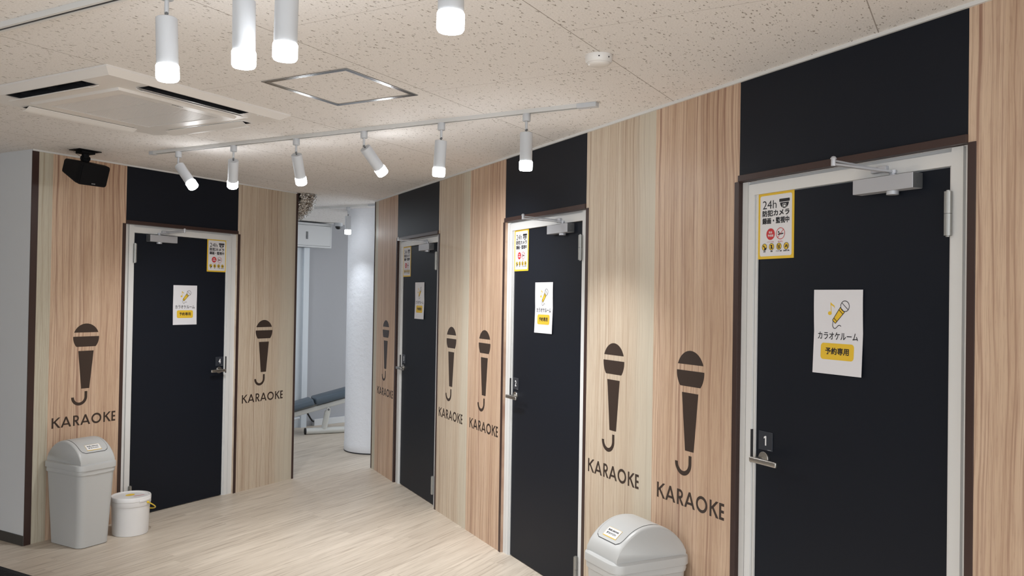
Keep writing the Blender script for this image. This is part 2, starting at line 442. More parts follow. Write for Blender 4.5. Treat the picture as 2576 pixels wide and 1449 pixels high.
# back wall of the training room
BWP = Vector((7.70, 7.14, 0)); BWA = math.radians(-15)
bm = B(); box(bm, -3.2, 4.6, 0, 0.1, 0, 2.5)
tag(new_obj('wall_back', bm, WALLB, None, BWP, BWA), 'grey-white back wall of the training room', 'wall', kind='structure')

# unseen walls added to block world light; open rear lets it in as fill
bm = B(); box(bm, -4.2, 3.06, 9.0, 9.1, 0, 2.5)
tag(new_obj('wall_far_blocker', bm, WALLP), 'unseen white wall added at the far left end to block light', 'wall', kind='structure')
bm = B(); box(bm, -4.3, -4.2, 2.5, 9.1, 0, 2.5)
tag(new_obj('wall_left_blocker', bm, WALLP), 'unseen white wall added along the left to block light', 'wall', kind='structure')

# ------------------------------------------------------------------ doors
YF = 0.032         # depth of the leaf face behind the wall face
def make_door(num, loc, rz, hs, hb):
    """hs = -1: handle on the left, +1: on the right. x given for a left handle."""
    X = (lambda x: x) if hs < 0 else (lambda x: -x)
    d = empty('door_%d' % num, loc, rz)
    tag(d, 'black flush door numbered %d in a white steel frame' % num, 'door', kind='structure')
    sx = hb/0.49
    # brown casing
    for s in (-1, 1):
        bm = B(); box(bm, s*hb, s*(hb+0.026), -0.003, 0.024, 0, 2.088, 0.001)
        new_obj('jamb_casing', bm, BROWN, d)
    bm = B(); box(bm, -hb, hb, -0.010, 0.03, 2.087, 2.112, 0.0015)
    new_obj('head_casing', bm, BROWN, d)
    # white steel frame
    bm = B(); e = hb
    yf = 0.018
    # handle side: outer strip, groove, inner strip, rebate edge
    box(bm, X(-e), X(-0.4605), yf, 0.09, 0, 2.085); box(bm, X(-0.4605), X(-0.4575), yf+0.008, 0.09, 0, 2.085)
    box(bm, X(-0.4575), X(-0.4255), yf, 0.09, 0, 2.03); box(bm, X(-0.4255), X(-0.4225), yf+0.014, 0.09, 0, 2.03)
    box(bm, X(-0.4225), X(-0.413), yf+0.008, 0.09, 0, 2.03)
    # hinge side: wide strip, recess, outer lip
    box(bm, X(0.413), X(0.421), yf+0.010, 0.09, 0, 2.03); box(bm, X(0.421), X(0.4235), yf+0.016, 0.09, 0, 2.03)
    box(bm, X(0.4235), X(0.462), yf, 0.09, 0, 2.085); box(bm, X(0.462), X(0.472), yf+0.012, 0.09, 0, 2.085)
    box(bm, X(0.472), X(e), yf, 0.09, 0, 2.085)
    # head
    box(bm, X(-0.4575), X(0.4235), yf, 0.09, 2.03, 2.072); box(bm, X(-0.4575), X(0.4235), yf+0.014, 0.09, 2.072, 2.087)
    new_obj('door_frame', bm, STEEL_W, d)
    # threshold gap and leaf
    bm = B(); box(bm, -0.4125, 0.4125, YF, YF+0.04, 0.006, 2.027, 0.0008, 1)
    new_obj('door_leaf', bm, BLACK, d)
    bm = B(); box(bm, X(-0.4285), X(-0.4245), yf-0.0006, 0.03, 0.975, 1.105)
    new_obj('strike_plate', bm, CHAR, d)
    # lever handle
    h = empty('door_handle', (X(-0.366), YF, 1.0), 0, d)
    bm = B(); lathe(bm, [(0, 0), (0.026, 0), (0.026, 0.006), (0.0245, 0.008), (0, 0.008)], (0, 0, 0), (0, -1, 0), 32)
    new_obj('rose', bm, SATIN, h, smooth=True)
    bm = B(); cyl(bm, (0, -0.007, 0), (0, -0.055, 0), 0.0085, n=16)
    sg = 1 if hs < 0 else -1
    box(bm, -0.013*sg, 0.128*sg, -0.068, -0.054, -0.0105, 0.0105, 0.004, 3)
    new_obj('lever', bm, SATIN, h, smooth=30)
    # hinges
    for z0 in (1.817, 0.097):
        bm = B(); cyl(bm, (X(0.421), 0.008, z0), (X(0.421), 0.008, z0+0.066), 0.0115, n=16); cyl(bm, (X(0.421), 0.008, z0+0.067), (X(0.421), 0.008, z0+0.134), 0.0115, n=16)
        cyl(bm, (X(0.421), 0.008, z0-0.004), (X(0.421), 0.008, z0+0.138), 0.006, n=10)
        new_obj('hinge', bm, HINGE, d, smooth=40)
    # closer
    bm = B(); box(bm, X(0.082), X(0.314), -0.013, YF, 1.974, 2.0235, 0.0015)
    c = new_obj('door_closer', bm, CLOSER, d)
    bm = B(); box(bm, X(0.3142), X(0.3158), -0.012, YF-0.001, 1.975, 2.0225); cyl(bm, (X(0.3155), 0.010, 2.0), (X(0.3185), 0.010, 2.0), 0.010, n=16)
    for yy, zz in ((-0.006, 1.981), (-0.006, 2.017), (0.026, 1.981), (0.026, 2.017)): cyl(bm, (X(0.3155), yy, zz), (X(0.3172), yy, zz), 0.003, n=8)
    new_obj('end_cap', bm, GUN, c)
    bm = B(); cyl(bm, (X(0.222), 0.010, 1.975), (X(0.222), 0.010, 1.962), 0.019, n=20); cyl(bm, (X(0.222), 0.010, 2.023), (X(0.222), 0.010, 2.034), 0.009, n=12)
    new_obj('spindle_cap', bm, CLOSER, c, smooth=40)
    # arms: spindle -> elbow out in the room -> bracket on the frame head
    el = Vector((X(0.190), -0.222, 2.052))
    def bar(bm, p, q, wd, th):
        p = Vector(p); q = Vector(q); dd = (q-p).normalized(); sd = dd.cross(Vector((0, 0, 1))).normalized()*wd/2; uu = Vector((0, 0, th/2))
        vv = [bm.verts.new(a+b*sd+c_*uu) for a in (p, q) for b in (-1, 1) for c_ in (-1, 1)]
        for f in ((0, 1, 3, 2), (4, 6, 7, 5), (0, 4, 5, 1), (2, 3, 7, 6), (0, 2, 6, 4), (1, 5, 7, 3)): bm.faces.new([vv[i] for i in f])
    bm = B(); bar(bm, (X(0.222), 0.010, 2.036), el-Vector((0, 0, 0.007)), 0.016, 0.006); cyl(bm, (X(0.222), 0.010, 2.031), (X(0.222), 0.010, 2.042), 0.012, n=14)
    new_obj('closer_arm', bm, CLOSER, c)
    bm = B(); bar(bm, el+Vector((0, 0, 0.004)), (X(0.165), 0.004, 2.052), 0.013, 0.006); box(bm, X(0.140), X(0.200), 0.003, 0.0182, 2.040, 2.060, 0.002)
    cyl(bm, el-Vector((0, 0, 0.012)), el+Vector((0, 0, 0.013)), 0.0075, n=14); lathe(bm, [(0.0095, 0), (0.0095, 0.004), (0.006, 0.009), (0, 0.011)], el+Vector((0, 0, 0.009)), (0, 0, 1), 14)
    new_obj('forearm', bm, CLOSER, c, smooth=40)
    return d
for k in (1, 2, 3): make_door(k, rpos(DR[k]), RZ_R, -1, HB)
make_door(4, lpos(DL), 0.0, 1, HBL)

# ------------------------------------------------------------------ notices on the doors
def karaoke_notice(loc, rz, door, where, bow=0.006):
    """A4 sheet, origin at its centre on the door face, facing -y"""
    hw, hh = 0.1075, 0.149
    bm = B(); nx, nz = 6, 10; V = {}
    def yb(z): return -0.002-bow*max(0.0, -z/hh)**2*0.5-bow*0.3*abs(math.sin(z*14))
    for i in range(nx+1):
        for j in range(nz+1):
            x = -hw+2*hw*i/nx; z = -hh+2*hh*j/nz
            V[i, j] = (bm.verts.new((x, yb(z), z)), bm.verts.new((x, yb(z)+0.0006, z)))
    for i in range(nx):
        for j in range(nz):
            bm.faces.new([V[a][0] for a in ((i, j), (i+1, j), (i+1, j+1), (i, j+1))]); bm.faces.new([V[a][1] for a in ((i, j+1), (i+1, j+1), (i+1, j), (i, j))])
    o = new_obj('karaoke_notice', bm, PAPER, None, loc, rz)
    tag(o, 'white karaoke room notice with a microphone drawing taped on the black door numbered %d' % door, 'notice', 'karaoke notices on the doors')
    def shape(name, mat, f, lift):
        b = B(); f(b)
        for v in b.verts: v.co.y += yb(v.co.z)-lift
        return new_obj(name, b, mat, o)
    def badge(b): flat_xz(b, rrect(-0.073, 0.073, -0.098, -0.040, 0.012), 0)
    shape('reservation_badge', YELLOW, badge, 0.0004)
    def note(b):
        flat_xz(b, [(-0.034+0.0085*math.cos(t*PI/8), 0.066+0.0068*math.sin(t*PI/8)) for t in range(16)], 0)
        line_xz(b, (-0.0275, 0.066), (-0.0300, 0.103), 0.0028, 0)
        flat_xz(b, [(-0.0314, 0.104), (-0.0290, 0.104), (-0.022, 0.098), (-0.0135, 0.093), (-0.0120, 0.083), (-0.0160, 0.089), (-0.024, 0.093), (-0.0308, 0.096)], 0)
    shape('music_note', YELLOW, note, 0.0004)
    # microphone: axis from lower left to upper right
    A = Vector((-0.0160, 0.036)); D = Vector((0.66, 0.75)).normalized(); P = Vector((-D.y, D.x))
    def q(a, p): v = A+D*a+P*p; return (v.x, v.y)
    def body(b): flat_xz(b, [q(0, 0.0085), q(0.056, 0.0125), q(0.056, -0.0125), q(0, -0.0085)], 0)
    shape('microphone_body', YELLOW, body, 0.0004)
    C = q(0.074, 0)
    def ink(b):
        lw = 0.0023
        poly_line(b, [q(0, 0.0085), q(0.057, 0.0125), q(0.057, -0.0125), q(0, -0.0085), q(0, 0.0085)], lw, 0)
        line_xz(b, q(0.010, 0.0095), q(0.010, -0.0095), lw, 0); line_xz(b, q(0.047, 0.012), q(0.047, -0.012), lw, 0)
        poly_line(b, arc(C[0], C[1], 0.0185, 0, 360, 32), lw, 0)
        line_xz(b, q(0.074, 0.018), q(0.074, -0.018), lw, 0)
        cord = [q(-0.001, 0.003)]+[(-0.0225+0.0155*(i/20)*2.3-0.002+0.0, 0.0205+0.0085*math.sin(-1.9+i/20*5.0)) for i in range(4, 21)]
        poly_line(b, [q(-0.001, 0.004), (-0.021, 0.030), (-0.0222, 0.022), (-0.018, 0.0140), (-0.011, 0.0125), (-0.005, 0.016), (0.001, 0.022), (0.008, 0.025), (0.0155, 0.021)], lw, 0)
    shape('microphone_outline', INK, ink, 0.0007)
    shape('title_lettering', INK, lambda b: text_xz(b, 'カラオケルーム', -0.088, 0.088, -0.027, -0.001, 0, 0.012), 0.0007)
    shape('badge_lettering', INK, lambda b: text_xz(b, '予約専用', -0.052, 0.052, -0.080, -0.055, 0, 0.03), 0.0007)
    return o
LEAF = -YF+0.0
def dpos_r(k, x, z, out=0.0): return rpos(DR[k]-x, z, LEAF+out)
karaoke_notice(dpos_r(1, -0.0135, 1.505), RZ_R, 1, '', 0.008)
karaoke_notice(dpos_r(2, -0.018, 1.553), RZ_R, 2, '')
karaoke_notice(dpos_r(3, 0.010, 1.574), RZ_R, 3, '')
karaoke_notice((DL+0.031, YL-LEAF, 1.5145), 0.0, 4, '', 0.004)

def security_sign(loc, rz, door, fname='camera_sign'):
    """yellow-bordered sign, origin at centre, .188 x .257"""
    hw, hh = 0.094, 0.1285
    bm = B(); box(bm, -hw, hw, -0.0012, 0.0, -hh, hh)
    o = new_obj('camera_warning_sign', bm, YELLOW, None, loc, rz)
    tag(o, 'yellow-bordered camera warning sign in the top corner of the black door numbered %d' % door, 'sign', 'camera warning signs on the doors')
    y1, y2, y3 = -0.0016, -0.0020, -0.0024
    bm = B(); flat_xz(bm, rrect(-hw+0.0105, hw-0.0105, -hh+0.0105, hh-0.0105, 0.008), y1); new_obj('white_field', bm, GLOSS_P, o)
    def word(nm, txt, box_, bold, yy=None, mat=None, par=None):
        b = B(); text_xz(b, txt, *box_, y2 if yy is None else yy, bold); return new_obj(nm, b, mat or INK, par or o)
    word('hours_lettering', '24h', (-0.070, 0.004, 0.066, 0.098), 0.0)
    word('upper_lettering', '防犯カメラ', (-0.071, 0.071, 0.036, 0.0605), 0.04)
    word('lower_lettering', '録画・監視中', (-0.071, 0.071, 0.0065, 0.0315), 0.04)
    for cx, s in ((-0.058, '盗電'), (-0.020, '盗難'), (0.019, 'ケンカ・騒音'), (0.057, '迷惑行為')):
        wd = 0.0055 if len(s) == 2 else 0.0155
        word('caption_lettering', s, (cx-wd, cx+wd, -0.1025, -0.0965), 0.02)
    # camera pictogram
    bm = B(); flat_xz(bm, rrect(0.018, 0.072, 0.0875, 0.0995, 0.003), y2)
    outer = arc(0.045, 0.085, 0.0225, 180, 360, 20)
    flat_xz(bm, [(0.0225, 0.085)]+outer+[(0.0675, 0.085)], y2) if False else flat_xz(bm, outer, y2)
    new_obj('camera_pictogram', bm, INK, o)
    bm = B(); poly_line(bm, [(0.037, 0.065), (0.037, 0.079), (0.053, 0.079), (0.053, 0.065)], 0.0018, y3); flat_xz(bm, arc(0.045, 0.071, 0.0045, 0, 360, 14)[:-1], y3)
    new_obj('lens_mark', bm, WHITE_T, o)
    # red badge and prohibition ring
    bm = B(); flat_xz(bm, arc(-0.026, -0.033, 0.0225, 0, 360, 32)[:-1], y2); rb = new_obj('red_badge', bm, RED, o)
    word('badge_lettering', '完全', (-0.0355, -0.0165, -0.0305, -0.0215), 0.02, y3, WHITE_T, rb); word('badge_lettering', '予約制', (-0.041, -0.011, -0.0435, -0.034), 0.02, y3, WHITE_T, rb)
    bm = B(); poly_line(bm, arc(0.0265, -0.033, 0.0215, 0, 360, 36), 0.0024, y3); line_xz(bm, (0.0115, -0.048), (0.0415, -0.018), 0.0022, y3)
    new_obj('prohibition_ring', bm, RED, o)
    word('red_caption', 'アプリで予約', (-0.044, -0.008, -0.0665, -0.0605), 0.0, None, RED); word('red_caption', '宿泊禁止', (0.013, 0.040, -0.0665, -0.0605), 0.0, None, RED)
    bm = B(); flat_xz(bm, arc(0.0165, -0.027, 0.0035, 0, 360, 12)[:-1], y2); line_xz(bm, (0.013, -0.036), (0.041, -0.0335), 0.0045, y2); line_xz(bm, (0.019, -0.030), (0.027, -0.036), 0.003, y2)
    new_obj('lying_figure', bm, INK, o)
    for i, cx in enumerate((-0.058, -0.020, 0.019, 0.057)):
        bm = B(); flat_xz(bm, arc(cx, -0.082, 0.0125, 0, 360, 24)[:-1], y2); ws = new_obj('warning_symbol', bm, YELLOW, o)
        bm = B(); poly_line(bm, arc(cx, -0.082, 0.0128, 0, 360, 24), 0.0016, y3); line_xz(bm, (cx-0.009, -0.073), (cx+0.009, -0.091), 0.0014, y3)
        fig = [lambda b: (flat_xz(b, [(cx, -0.085), (cx+0.011, -0.084), (cx+0.006, -0.093), (cx-0.002, -0.094)], y3), line_xz(b, (cx-0.006, -0.077), (cx+0.001, -0.083), 0.005, y3)),
               lambda b: flat_xz(b, [(cx-0.0045, -0.075), (cx+0.0045, -0.075), (cx+0.003, -0.081), (cx+0.005, -0.090), (cx-0.005, -0.090), (cx-0.003, -0.081)], y3),
               lambda b: (line_xz(b, (cx-0.005, -0.075), (cx-0.003, -0.091), 0.004, y3), line_xz(b, (cx+0.004, -0.074), (cx+0.002, -0.090), 0.0035, y3)),
               lambda b: (line_xz(b, (cx-0.006, -0.087), (cx+0.003, -0.077), 0.0045, y3), line_xz(b, (cx+0.006, -0.078), (cx+0.006, -0.090), 0.003, y3))][i]
        fig(bm); new_obj('figure_mark', bm, INK, ws)
    return o
for k in (1, 2, 3): security_sign(dpos_r(k, -0.3195, 1.9030), RZ_R, k)
security_sign((DL+0.3225, YL-LEAF, 1.9045), 0.0, 4)

def number_plate(loc, rz, num):
    bm = B(); box(bm, -0.037, 0.037, -0.003, 0, -0.036, 0.036, 0.0006, 1)
    o = new_obj('number_plate', bm, PLATE, None, loc, rz)
    tag(o, 'slate square plate with the white numeral %d above a door lever' % num, 'number plate', 'number plates on the doors')
    bm = B(); s = str(num); wd = {1: 0.0058, 2: 0.0095, 3: 0.0095, 4: 0.0105}[num]
    if num == 1: flat_xz(bm, [(-0.0012, -0.017), (0.0056, -0.017), (0.0056, 0.020), (-0.0004, 0.020), (-0.0078, 0.0155), (-0.0078, 0.0085), (-0.0012, 0.0125)], -0.0036)
    else: text_xz(bm, s, -wd, wd, -0.017, 0.020, -0.0036, 0.03)
    new_obj('numeral', bm, WHITE_T, o)
    bm = B(); line_xz(bm, (0.013, -0.0325), (0.031, -0.0325), 0.0016, -0.0036); new_obj('maker_mark', bm, CLOSER, o)
for k, x in ((1, -0.359), (2, -0.366), (3, -0.3555)): number_plate(dpos_r(k, x, {1: 1.068, 2: 1.076, 3: 1.075}[k]), RZ_R, k)
number_plate((DL+0.370, YL-LEAF, 1.068), 0.0, 4)

# ------------------------------------------------------------------ KARAOKE decals on the wood
def letter(bm, ch, x0, x1, z0, z1, t, y0, y1):
    L = lambda p, q, wd=t: line_xz(bm, p, q, wd, y0, y1)
    h = z1-z0; w_ = x1-x0
    if ch == 'K':
        prism_xz(bm, [(x0, z0), (x0+t, z0), (x0+t, z1), (x0, z1)], y0, y1)
        m = z0+h*0.50
        prism_xz(bm, [(x0+t, m-0.003), (x0+t+0.009, m+0.001), (x1-0.0015, z1), (x1-t*1.35, z1), (x0+t, m+0.0075)], y0, y1)
        prism_xz(bm, [(x0+t+0.002, m+0.004), (x1-t*1.35, z0), (x1, z0), (x0+t+0.012, m+0.0095)], y0, y1)
    elif ch == 'A':
        c = (x0+x1)/2; k = t*1.12
        prism_xz(bm, [(x0, z0), (x0+k, z0), (c+0.001, z1-0.014), (c+0.0055, z1), (c-0.0055, z1)], y0, y1)
        prism_xz(bm, [(x1-k, z0), (x1, z0), (c+0.0055, z1), (c-0.001, z1-0.014)][::-1], y0, y1)
        zz = z0+h*0.21; f = 0.21
        prism_xz(bm, [(x0+w_*f*0.5+0.006, zz), (x1-w_*f*0.5-0.006, zz), (x1-w_*f*0.5-0.011, zz+t*0.85), (x0+w_*f*0.5+0.011, zz+t*0.85)], y0, y1)
    elif ch == 'R':
        prism_xz(bm, [(x0, z0), (x0+t, z0), (x0+t, z1), (x0, z1)], y0, y1)
        zc = z0+h*0.70; ro = h*0.30; ri = ro-t*0.92; cx = x0+w_*0.42
        o_ = [(x0+t, zc+ro)]+arc(cx, zc, ro, 90, -90, 16)+[(x0+t, zc-ro)]
        i_ = [(x0+t, zc+ri)]+arc(cx, zc, ri, 90, -90, 16)+[(x0+t, zc-ri)]
        band_xz(bm, o_, i_, y0, y1)
        prism_xz(bm, [(x0+t+0.001, zc-ro+0.004), (x1-t*1.3, z0), (x1, z0), (x0+t+0.014, zc-ro+0.003)], y0, y1)
    elif ch == 'O':
        c = (x0+x1)/2; zc = (z0+z1)/2; ro = w_/2
        o_ = [(c+ro*math.cos(a*PI/24), zc+(h/2+0.0012)*math.sin(a*PI/24)) for a in range(49)]
        i_ = [(c+(ro-t)*math.cos(a*PI/24), zc+(h/2-t*0.95)*math.sin(a*PI/24)) for a in range(49)]
        band_xz(bm, o_, i_, y0, y1)
    elif ch == 'E':
        prism_xz(bm, [(x0, z0), (x0+t, z0), (x0+t, z1), (x0, z1)], y0, y1)
        for za in (z0, z0+h*0.5-t*0.48, z1-t*0.95):
            prism_xz(bm, [(x0+t, za), (x1-(0.001 if za > z0 and za < z1-t*2 else 0), za), (x1-(0.001 if za > z0 and za < z1-t*2 else 0), za+t*0.95), (x0+t, za+t*0.95)], y0, y1)
def make_decal():
    d = empty('karaoke_decal')
    y0, y1 = -0.0007, -0.0001
    bm = B()
    r, zc = 0.0925, 1.298
    def cut(za, zb, n=20):
        a0 = math.asin(max(-1, min(1, (za-zc)/r))); a1 = math.asin(max(-1, min(1, (zb-zc)/r)))
        right = [(r*math.cos(a0+(a1-a0)*i/n), zc+r*math.sin(a0+(a1-a0)*i/n)) for i in range(n+1)]
        left = [(-x, z) for x, z in reversed(right)]
        if abs(left[0][0]) < 1e-4: left = left[1:]
        return right+left
    prism_xz(bm, cut(1.331, zc+r), y0, y1)
    prism_xz(bm, cut(1.236, 1.304), y0, y1)
    prism_xz(bm, [(-0.029, 0.956), (0.029, 0.956), (0.055, 1.208), (-0.055, 1.208)], y0, y1)
    o_ = arc(-0.041, 0.902, 0.0565, 180, 360, 24)+[(0.0155, 0.937)]
    i_ = arc(-0.041, 0.902, 0.0372, 180, 360, 24)+[(-0.0038, 0.937)]
    band_xz(bm, o_, i_, y0, y1)
    new_obj('microphone_pictogram', bm, DECAL, d)
    bm = B(); xs = -0.2265; t = 0.0118
    for ch, a, b in (('K', 0, 0.060), ('A', 0.062, 0.133), ('R', 0.146, 0.194), ('A', 0.197, 0.268), ('O', 0.276, 0.349), ('K', 0.364, 0.420), ('E', 0.424, 0.453)):
        letter(bm, ch, xs+a, xs+b, 0.7135, 0.7815, t, y0, y1)
    new_obj('lettering', bm, DECAL, d)
    return d
dec = make_decal()
spots = [(rpos(2.867), RZ_R, 'brown microphone and KARAOKE lettering on the rose wood panel between doors 1 and 2'),
         (rpos(3.465), RZ_R, 'brown microphone and KARAOKE lettering on the pale wood panel beside door 2, above the bin'),
         (rpos(5.016), RZ_R, 'brown microphone and KARAOKE lettering on the rose wood panel between doors 2 and 3'),
         (rpos(5.598), RZ_R, 'brown microphone and KARAOKE lettering on the pale wood panel hinge side of door 3'),
         (rpos(7.150), RZ_R, 'brown microphone and KARAOKE lettering on the narrow strip between column and door 3'),
         (lpos(3.441), 0.0, 'brown microphone and KARAOKE lettering under the black speaker, beside door 4'),
         (lpos(5.028), 0.0, 'brown microphone and KARAOKE lettering between door 4 and the passage')]
for i, (p, rz, lab) in enumerate(spots):
    o = dec if i == 0 else copy_tree(dec)
    o.location = p; o.rotation_euler = (0, 0, rz)
    tag(o, lab, 'wall decal', 'karaoke decals on the walls')

# ------------------------------------------------------------------ tracks and spotlights
def make_track(x, ya, yb, label):
    t = empty('lighting_track', (x, 0, 2.5)); tag(t, label, 'lighting track')
    bm = B()
    box(bm, -0.0165, -0.006, ya, yb, -0.0185, 0); box(bm, 0.006, 0.0165, ya, yb, -0.0185, 0); box(bm, -0.006, 0.006, ya, yb, -0.006, 0)
    new_obj('rail', bm, STEEL_W, t)
    bm = B(); box(bm, -0.0055, 0.0055, ya+0.06, yb-0.03, -0.0165, -0.0062); new_obj('slot', bm, CHAR, t)
    bm = B(); box(bm, -0.018, 0.018, ya-0.012, ya+0.085, -0.021, 0, 0.002); new_obj('feed_end', bm, LAMP_W, t)
    bm = B(); box(bm, -0.018, 0.018, yb-0.03, yb+0.012, -0.021, 0, 0.002); new_obj('end_cap', bm, LAMP_W, t)
    return t
make_track(3.44, 1.525, 4.58, 'long white lighting track running over the passage with six spotlights')
make_track(1.566, 0.30, 5.0, 'near white lighting track beside the air conditioner with four spotlights')
make_track(6.325, 5.10, 7.0, 'short white lighting track beside the silver duct with one spotlight')

def make_lamp(x, y, d, label, group, glow=GLOW, zt=2.4815):
    d = Vector(d).normalized()
    o = empty('track_spotlight', (x, y, zt)); tag(o, label, 'spotlight', group)
    bm = B(); lathe(bm, [(0, 0), (0.0185, 0), (0.0192, 0.004), (0.0192, 0.034), (0.0175, 0.036), (0, 0.036)], (0, 0, 0), (0, 0, -1), 24); new_obj('adapter', bm, LAMP_W, o, smooth=30)
    bm = B(); cyl(bm, (0, 0, -0.035), (0, 0, -0.075), 0.0062, n=14); new_obj('stem', bm, LAMP_W, o, smooth=40)
    j = Vector((0, 0, -0.077))
    bm = B(); ax = d.cross(Vector((0.8, -0.6, 0))).normalized(); ax = Vector((ax.x, ax.y, 0)) if (abs(ax.x)+abs(ax.y)) > .2 else Vector((0.8, -0.6, 0))
    ax.normalize(); cyl(bm, j-ax*0.0065, j+ax*0.0065, 0.0052, n=12); cyl(bm, j, j+d*0.016, 0.0042, n=10); new_obj('swivel_joint', bm, GUN, o, smooth=40)
    p = j+d*0.012
    bm = B(); lathe(bm, [(0, 0), (0.028, 0), (0.030, 0.002), (0.030, 0.136), (0.028, 0.138), (0, 0.138)], p, d, 32); new_obj('lamp_head', bm, LAMP_W, o, smooth=30)
    bm = B(); lathe(bm, [(0, 0.1375), (0.0305, 0.1375), (0.0318, 0.140), (0.0318, 0.174), (0.0285, 0.180), (0, 0.183)], p, d, 32); new_obj('diffuser', bm, glow, o, smooth=30)
    l = bpy.data.lights.new('lamp_beam', 'SPOT'); l.energy = SPOT_W if glow is GLOW else SPOT_W*0.22; l.color = LAMP_COL if glow is GLOW else BACK_COL
    l.spot_size = math.radians(104); l.spot_blend = 1.0; l.shadow_soft_size = 0.03
    lo = bpy.data.objects.new('lamp_beam', l); COL.objects.link(lo); lo.parent = o
    lo.location = p+d*0.22; lo.rotation_euler = (-d).to_track_quat('Z', 'Y').to_euler()
    return o
G1 = 'spotlights on the long lighting track'
make_lamp(3.44, 1.877, (0, 0, -1), 'upright white spotlight on the long track, in front of the panel over door 2', G1)
make_lamp(3.44, 2.365, (-0.02, 0.05, -1), 'nearly upright white spotlight on the long track, second from its feed end', G1)
make_lamp(3.44, 2.862, (0.129, -0.027, -0.127), 'white spotlight on the long track tilted steeply, third from its feed end', G1)
make_lamp(3.44, 3.348, (0.085, 0.038, -0.154), 'white spotlight on the long track with a slight tilt, third from the speaker end', G1)
make_lamp(3.44, 3.847, (0.069, 0.080, -0.148), 'white spotlight hanging in front of the black panel over door 4, tipped away', G1)
make_lamp(3.44, 4.332, (0.020, -0.110, -0.136), 'tilted white spotlight on the long track, nearest the black speaker', G1)
G2 = 'spotlights on the near lighting track'
make_lamp(1.566, 2.036, (0.0, -0.06, -1), 'large white spotlight hanging next to the air conditioner, with its stem in view', G2, zt=2.4815)
make_lamp(1.566, 1.723, (0, -0.02, -1), 'second white spotlight from the air conditioner on the near track', G2)
make_lamp(1.566, 1.566, (0, 0.02, -1), 'third white spotlight from the air conditioner on the near track', G2)
make_lamp(1.566, 1.056, (0, 0, -1), 'lone white spotlight on the near track, only its glowing end showing', G2)
make_lamp(6.325, 5.445, (0, 0, -1), 'single white spotlight in front of the round white column', 'spotlight at the passage', GLOW_B)

# ------------------------------------------------------------------ ceiling things
# air conditioner
ac = empty('ceiling_air_conditioner', (2.53, 3.49, 2.5)); tag(ac, 'ivory four-way ceiling cassette air conditioner with square intake grille', 'air conditioner')
ho, hi_, zb = 0.500, 0.463, -0.030
so, si, sl = 0.455, 0.388, 0.275
bm = B()
def ring(bm, a, za, b, zb_):
    va = [bm.verts.new((sx*a, sy*a, za)) for sx, sy in ((-1, -1), (1, -1), (1, 1), (-1, 1))]
    vb = [bm.verts.new((sx*b, sy*b, zb_)) for sx, sy in ((-1, -1), (1, -1), (1, 1), (-1, 1))]
    for i in range(4): bm.faces.new((va[i], va[(i+1) % 4], vb[(i+1) % 4], vb[i]))
ring(bm, ho, 0.0, ho, -0.008); ring(bm, ho, -0.008, hi_, zb)
def quad(bm, x0, x1, y0, y1, z): bm.faces.new([bm.verts.new(p) for p in ((x0, y0, z), (x0, y1, z), (x1, y1, z), (x1, y0, z))])
rot4 = [lambda x, y: (x, y), lambda x, y: (-y, x), lambda x, y: (-x, -y), lambda x, y: (y, -x)]
def rquad(bm, k, x0, x1, y0, y1, z, z2=None):
    z2 = z if z2 is None else z2
    f = rot4[k]
    bm.faces.new([bm.verts.new((*f(x, y), zz)) for x, y, zz in ((x0, y0, z), (x1, y0, z), (x1, y1, z2), (x0, y1, z2))])
for k in range(4):
    rquad(bm, k, -sl, sl, -hi_, -so, zb)              # outer lip of the slot
    rquad(bm, k, -hi_, -sl, -hi_, -si, zb); rquad(bm, k, sl, si, -hi_, -si, zb)
quad(bm, -si, si, -si, si, zb)
new_obj('panel', bm, AC_W, ac)
for k in range(4):
    bm = B(); rquad(bm, k, -sl, sl, -so, -si, -0.005); f = rot4[k]
    for xm in (-0.20, 0.0, 0.20):
        for dx in (-0.002, 0.002): bm.faces.new([bm.verts.new((*f(xm+dx, y), z)) for y, z in ((-so, -0.006), (-si, -0.006), (-si, zb+0.003), (-so+0.03, zb+0.003))])
    for (xa, ya, xb, yb) in ((-sl, -so, sl, -so), (-sl, -si, sl, -si), (-sl, -so, -sl, -si), (sl, -so, sl, -si)):
        bm.faces.new([bm.verts.new((*f(x, y), z)) for x, y, z in ((xa, ya, zb+0.001), (xb, yb, zb+0.001), (xb, yb, -0.004), (xa, ya, -0.004))])
    new_obj('air_outlet', bm, CHAR, ac)
    bm = B(); n = 5; f = rot4[k]
    top = []; bot = []
    for i in range(n+1):
        u = i/n; y = -si+0.004-0.050*u; z = zb-0.002-0.018*math.sin(u*PI*0.5)**1.2
        top.append((y, z)); bot.append((y, z-0.003))
    prof = top+bot[::-1]
    va = [bm.verts.new((*f(-sl-0.01, y), z)) for y, z in prof]; vb = [bm.verts.new((*f(sl+0.01, y), z)) for y, z in prof]
    bm.faces.new(va); bm.faces.new(vb[::-1])
    for i in range(len(prof)): bm.faces.new((va[i], vb[i], vb[(i+1) % len(prof)], va[(i+1) % len(prof)]))
    new_obj('louvre', bm, AC_W, ac, smooth=30)
bm = B(); g = 0.312; gi = 0.258; gz = zb-0.010
for k in range(4):
    rquad(bm, k, -gi, g, -g, -gi, gz); f = rot4[k]
    bm.faces.new([bm.verts.new((*f(x, y), z)) for x, y, z in ((-g, -g, gz), (g, -g, gz), (g+0.008, -g-0.008, zb), (-g-0.008, -g-0.008, zb))])
    bm.faces.new([bm.verts.new((*f(x, y), z)) for x, y, z in ((-gi, -gi, gz), (gi, -gi, gz), (gi, -gi, gz+0.006), (-gi, -gi, gz+0.006))])
gr = new_obj('intake_grille', bm, AC_W, ac)
bm = B()
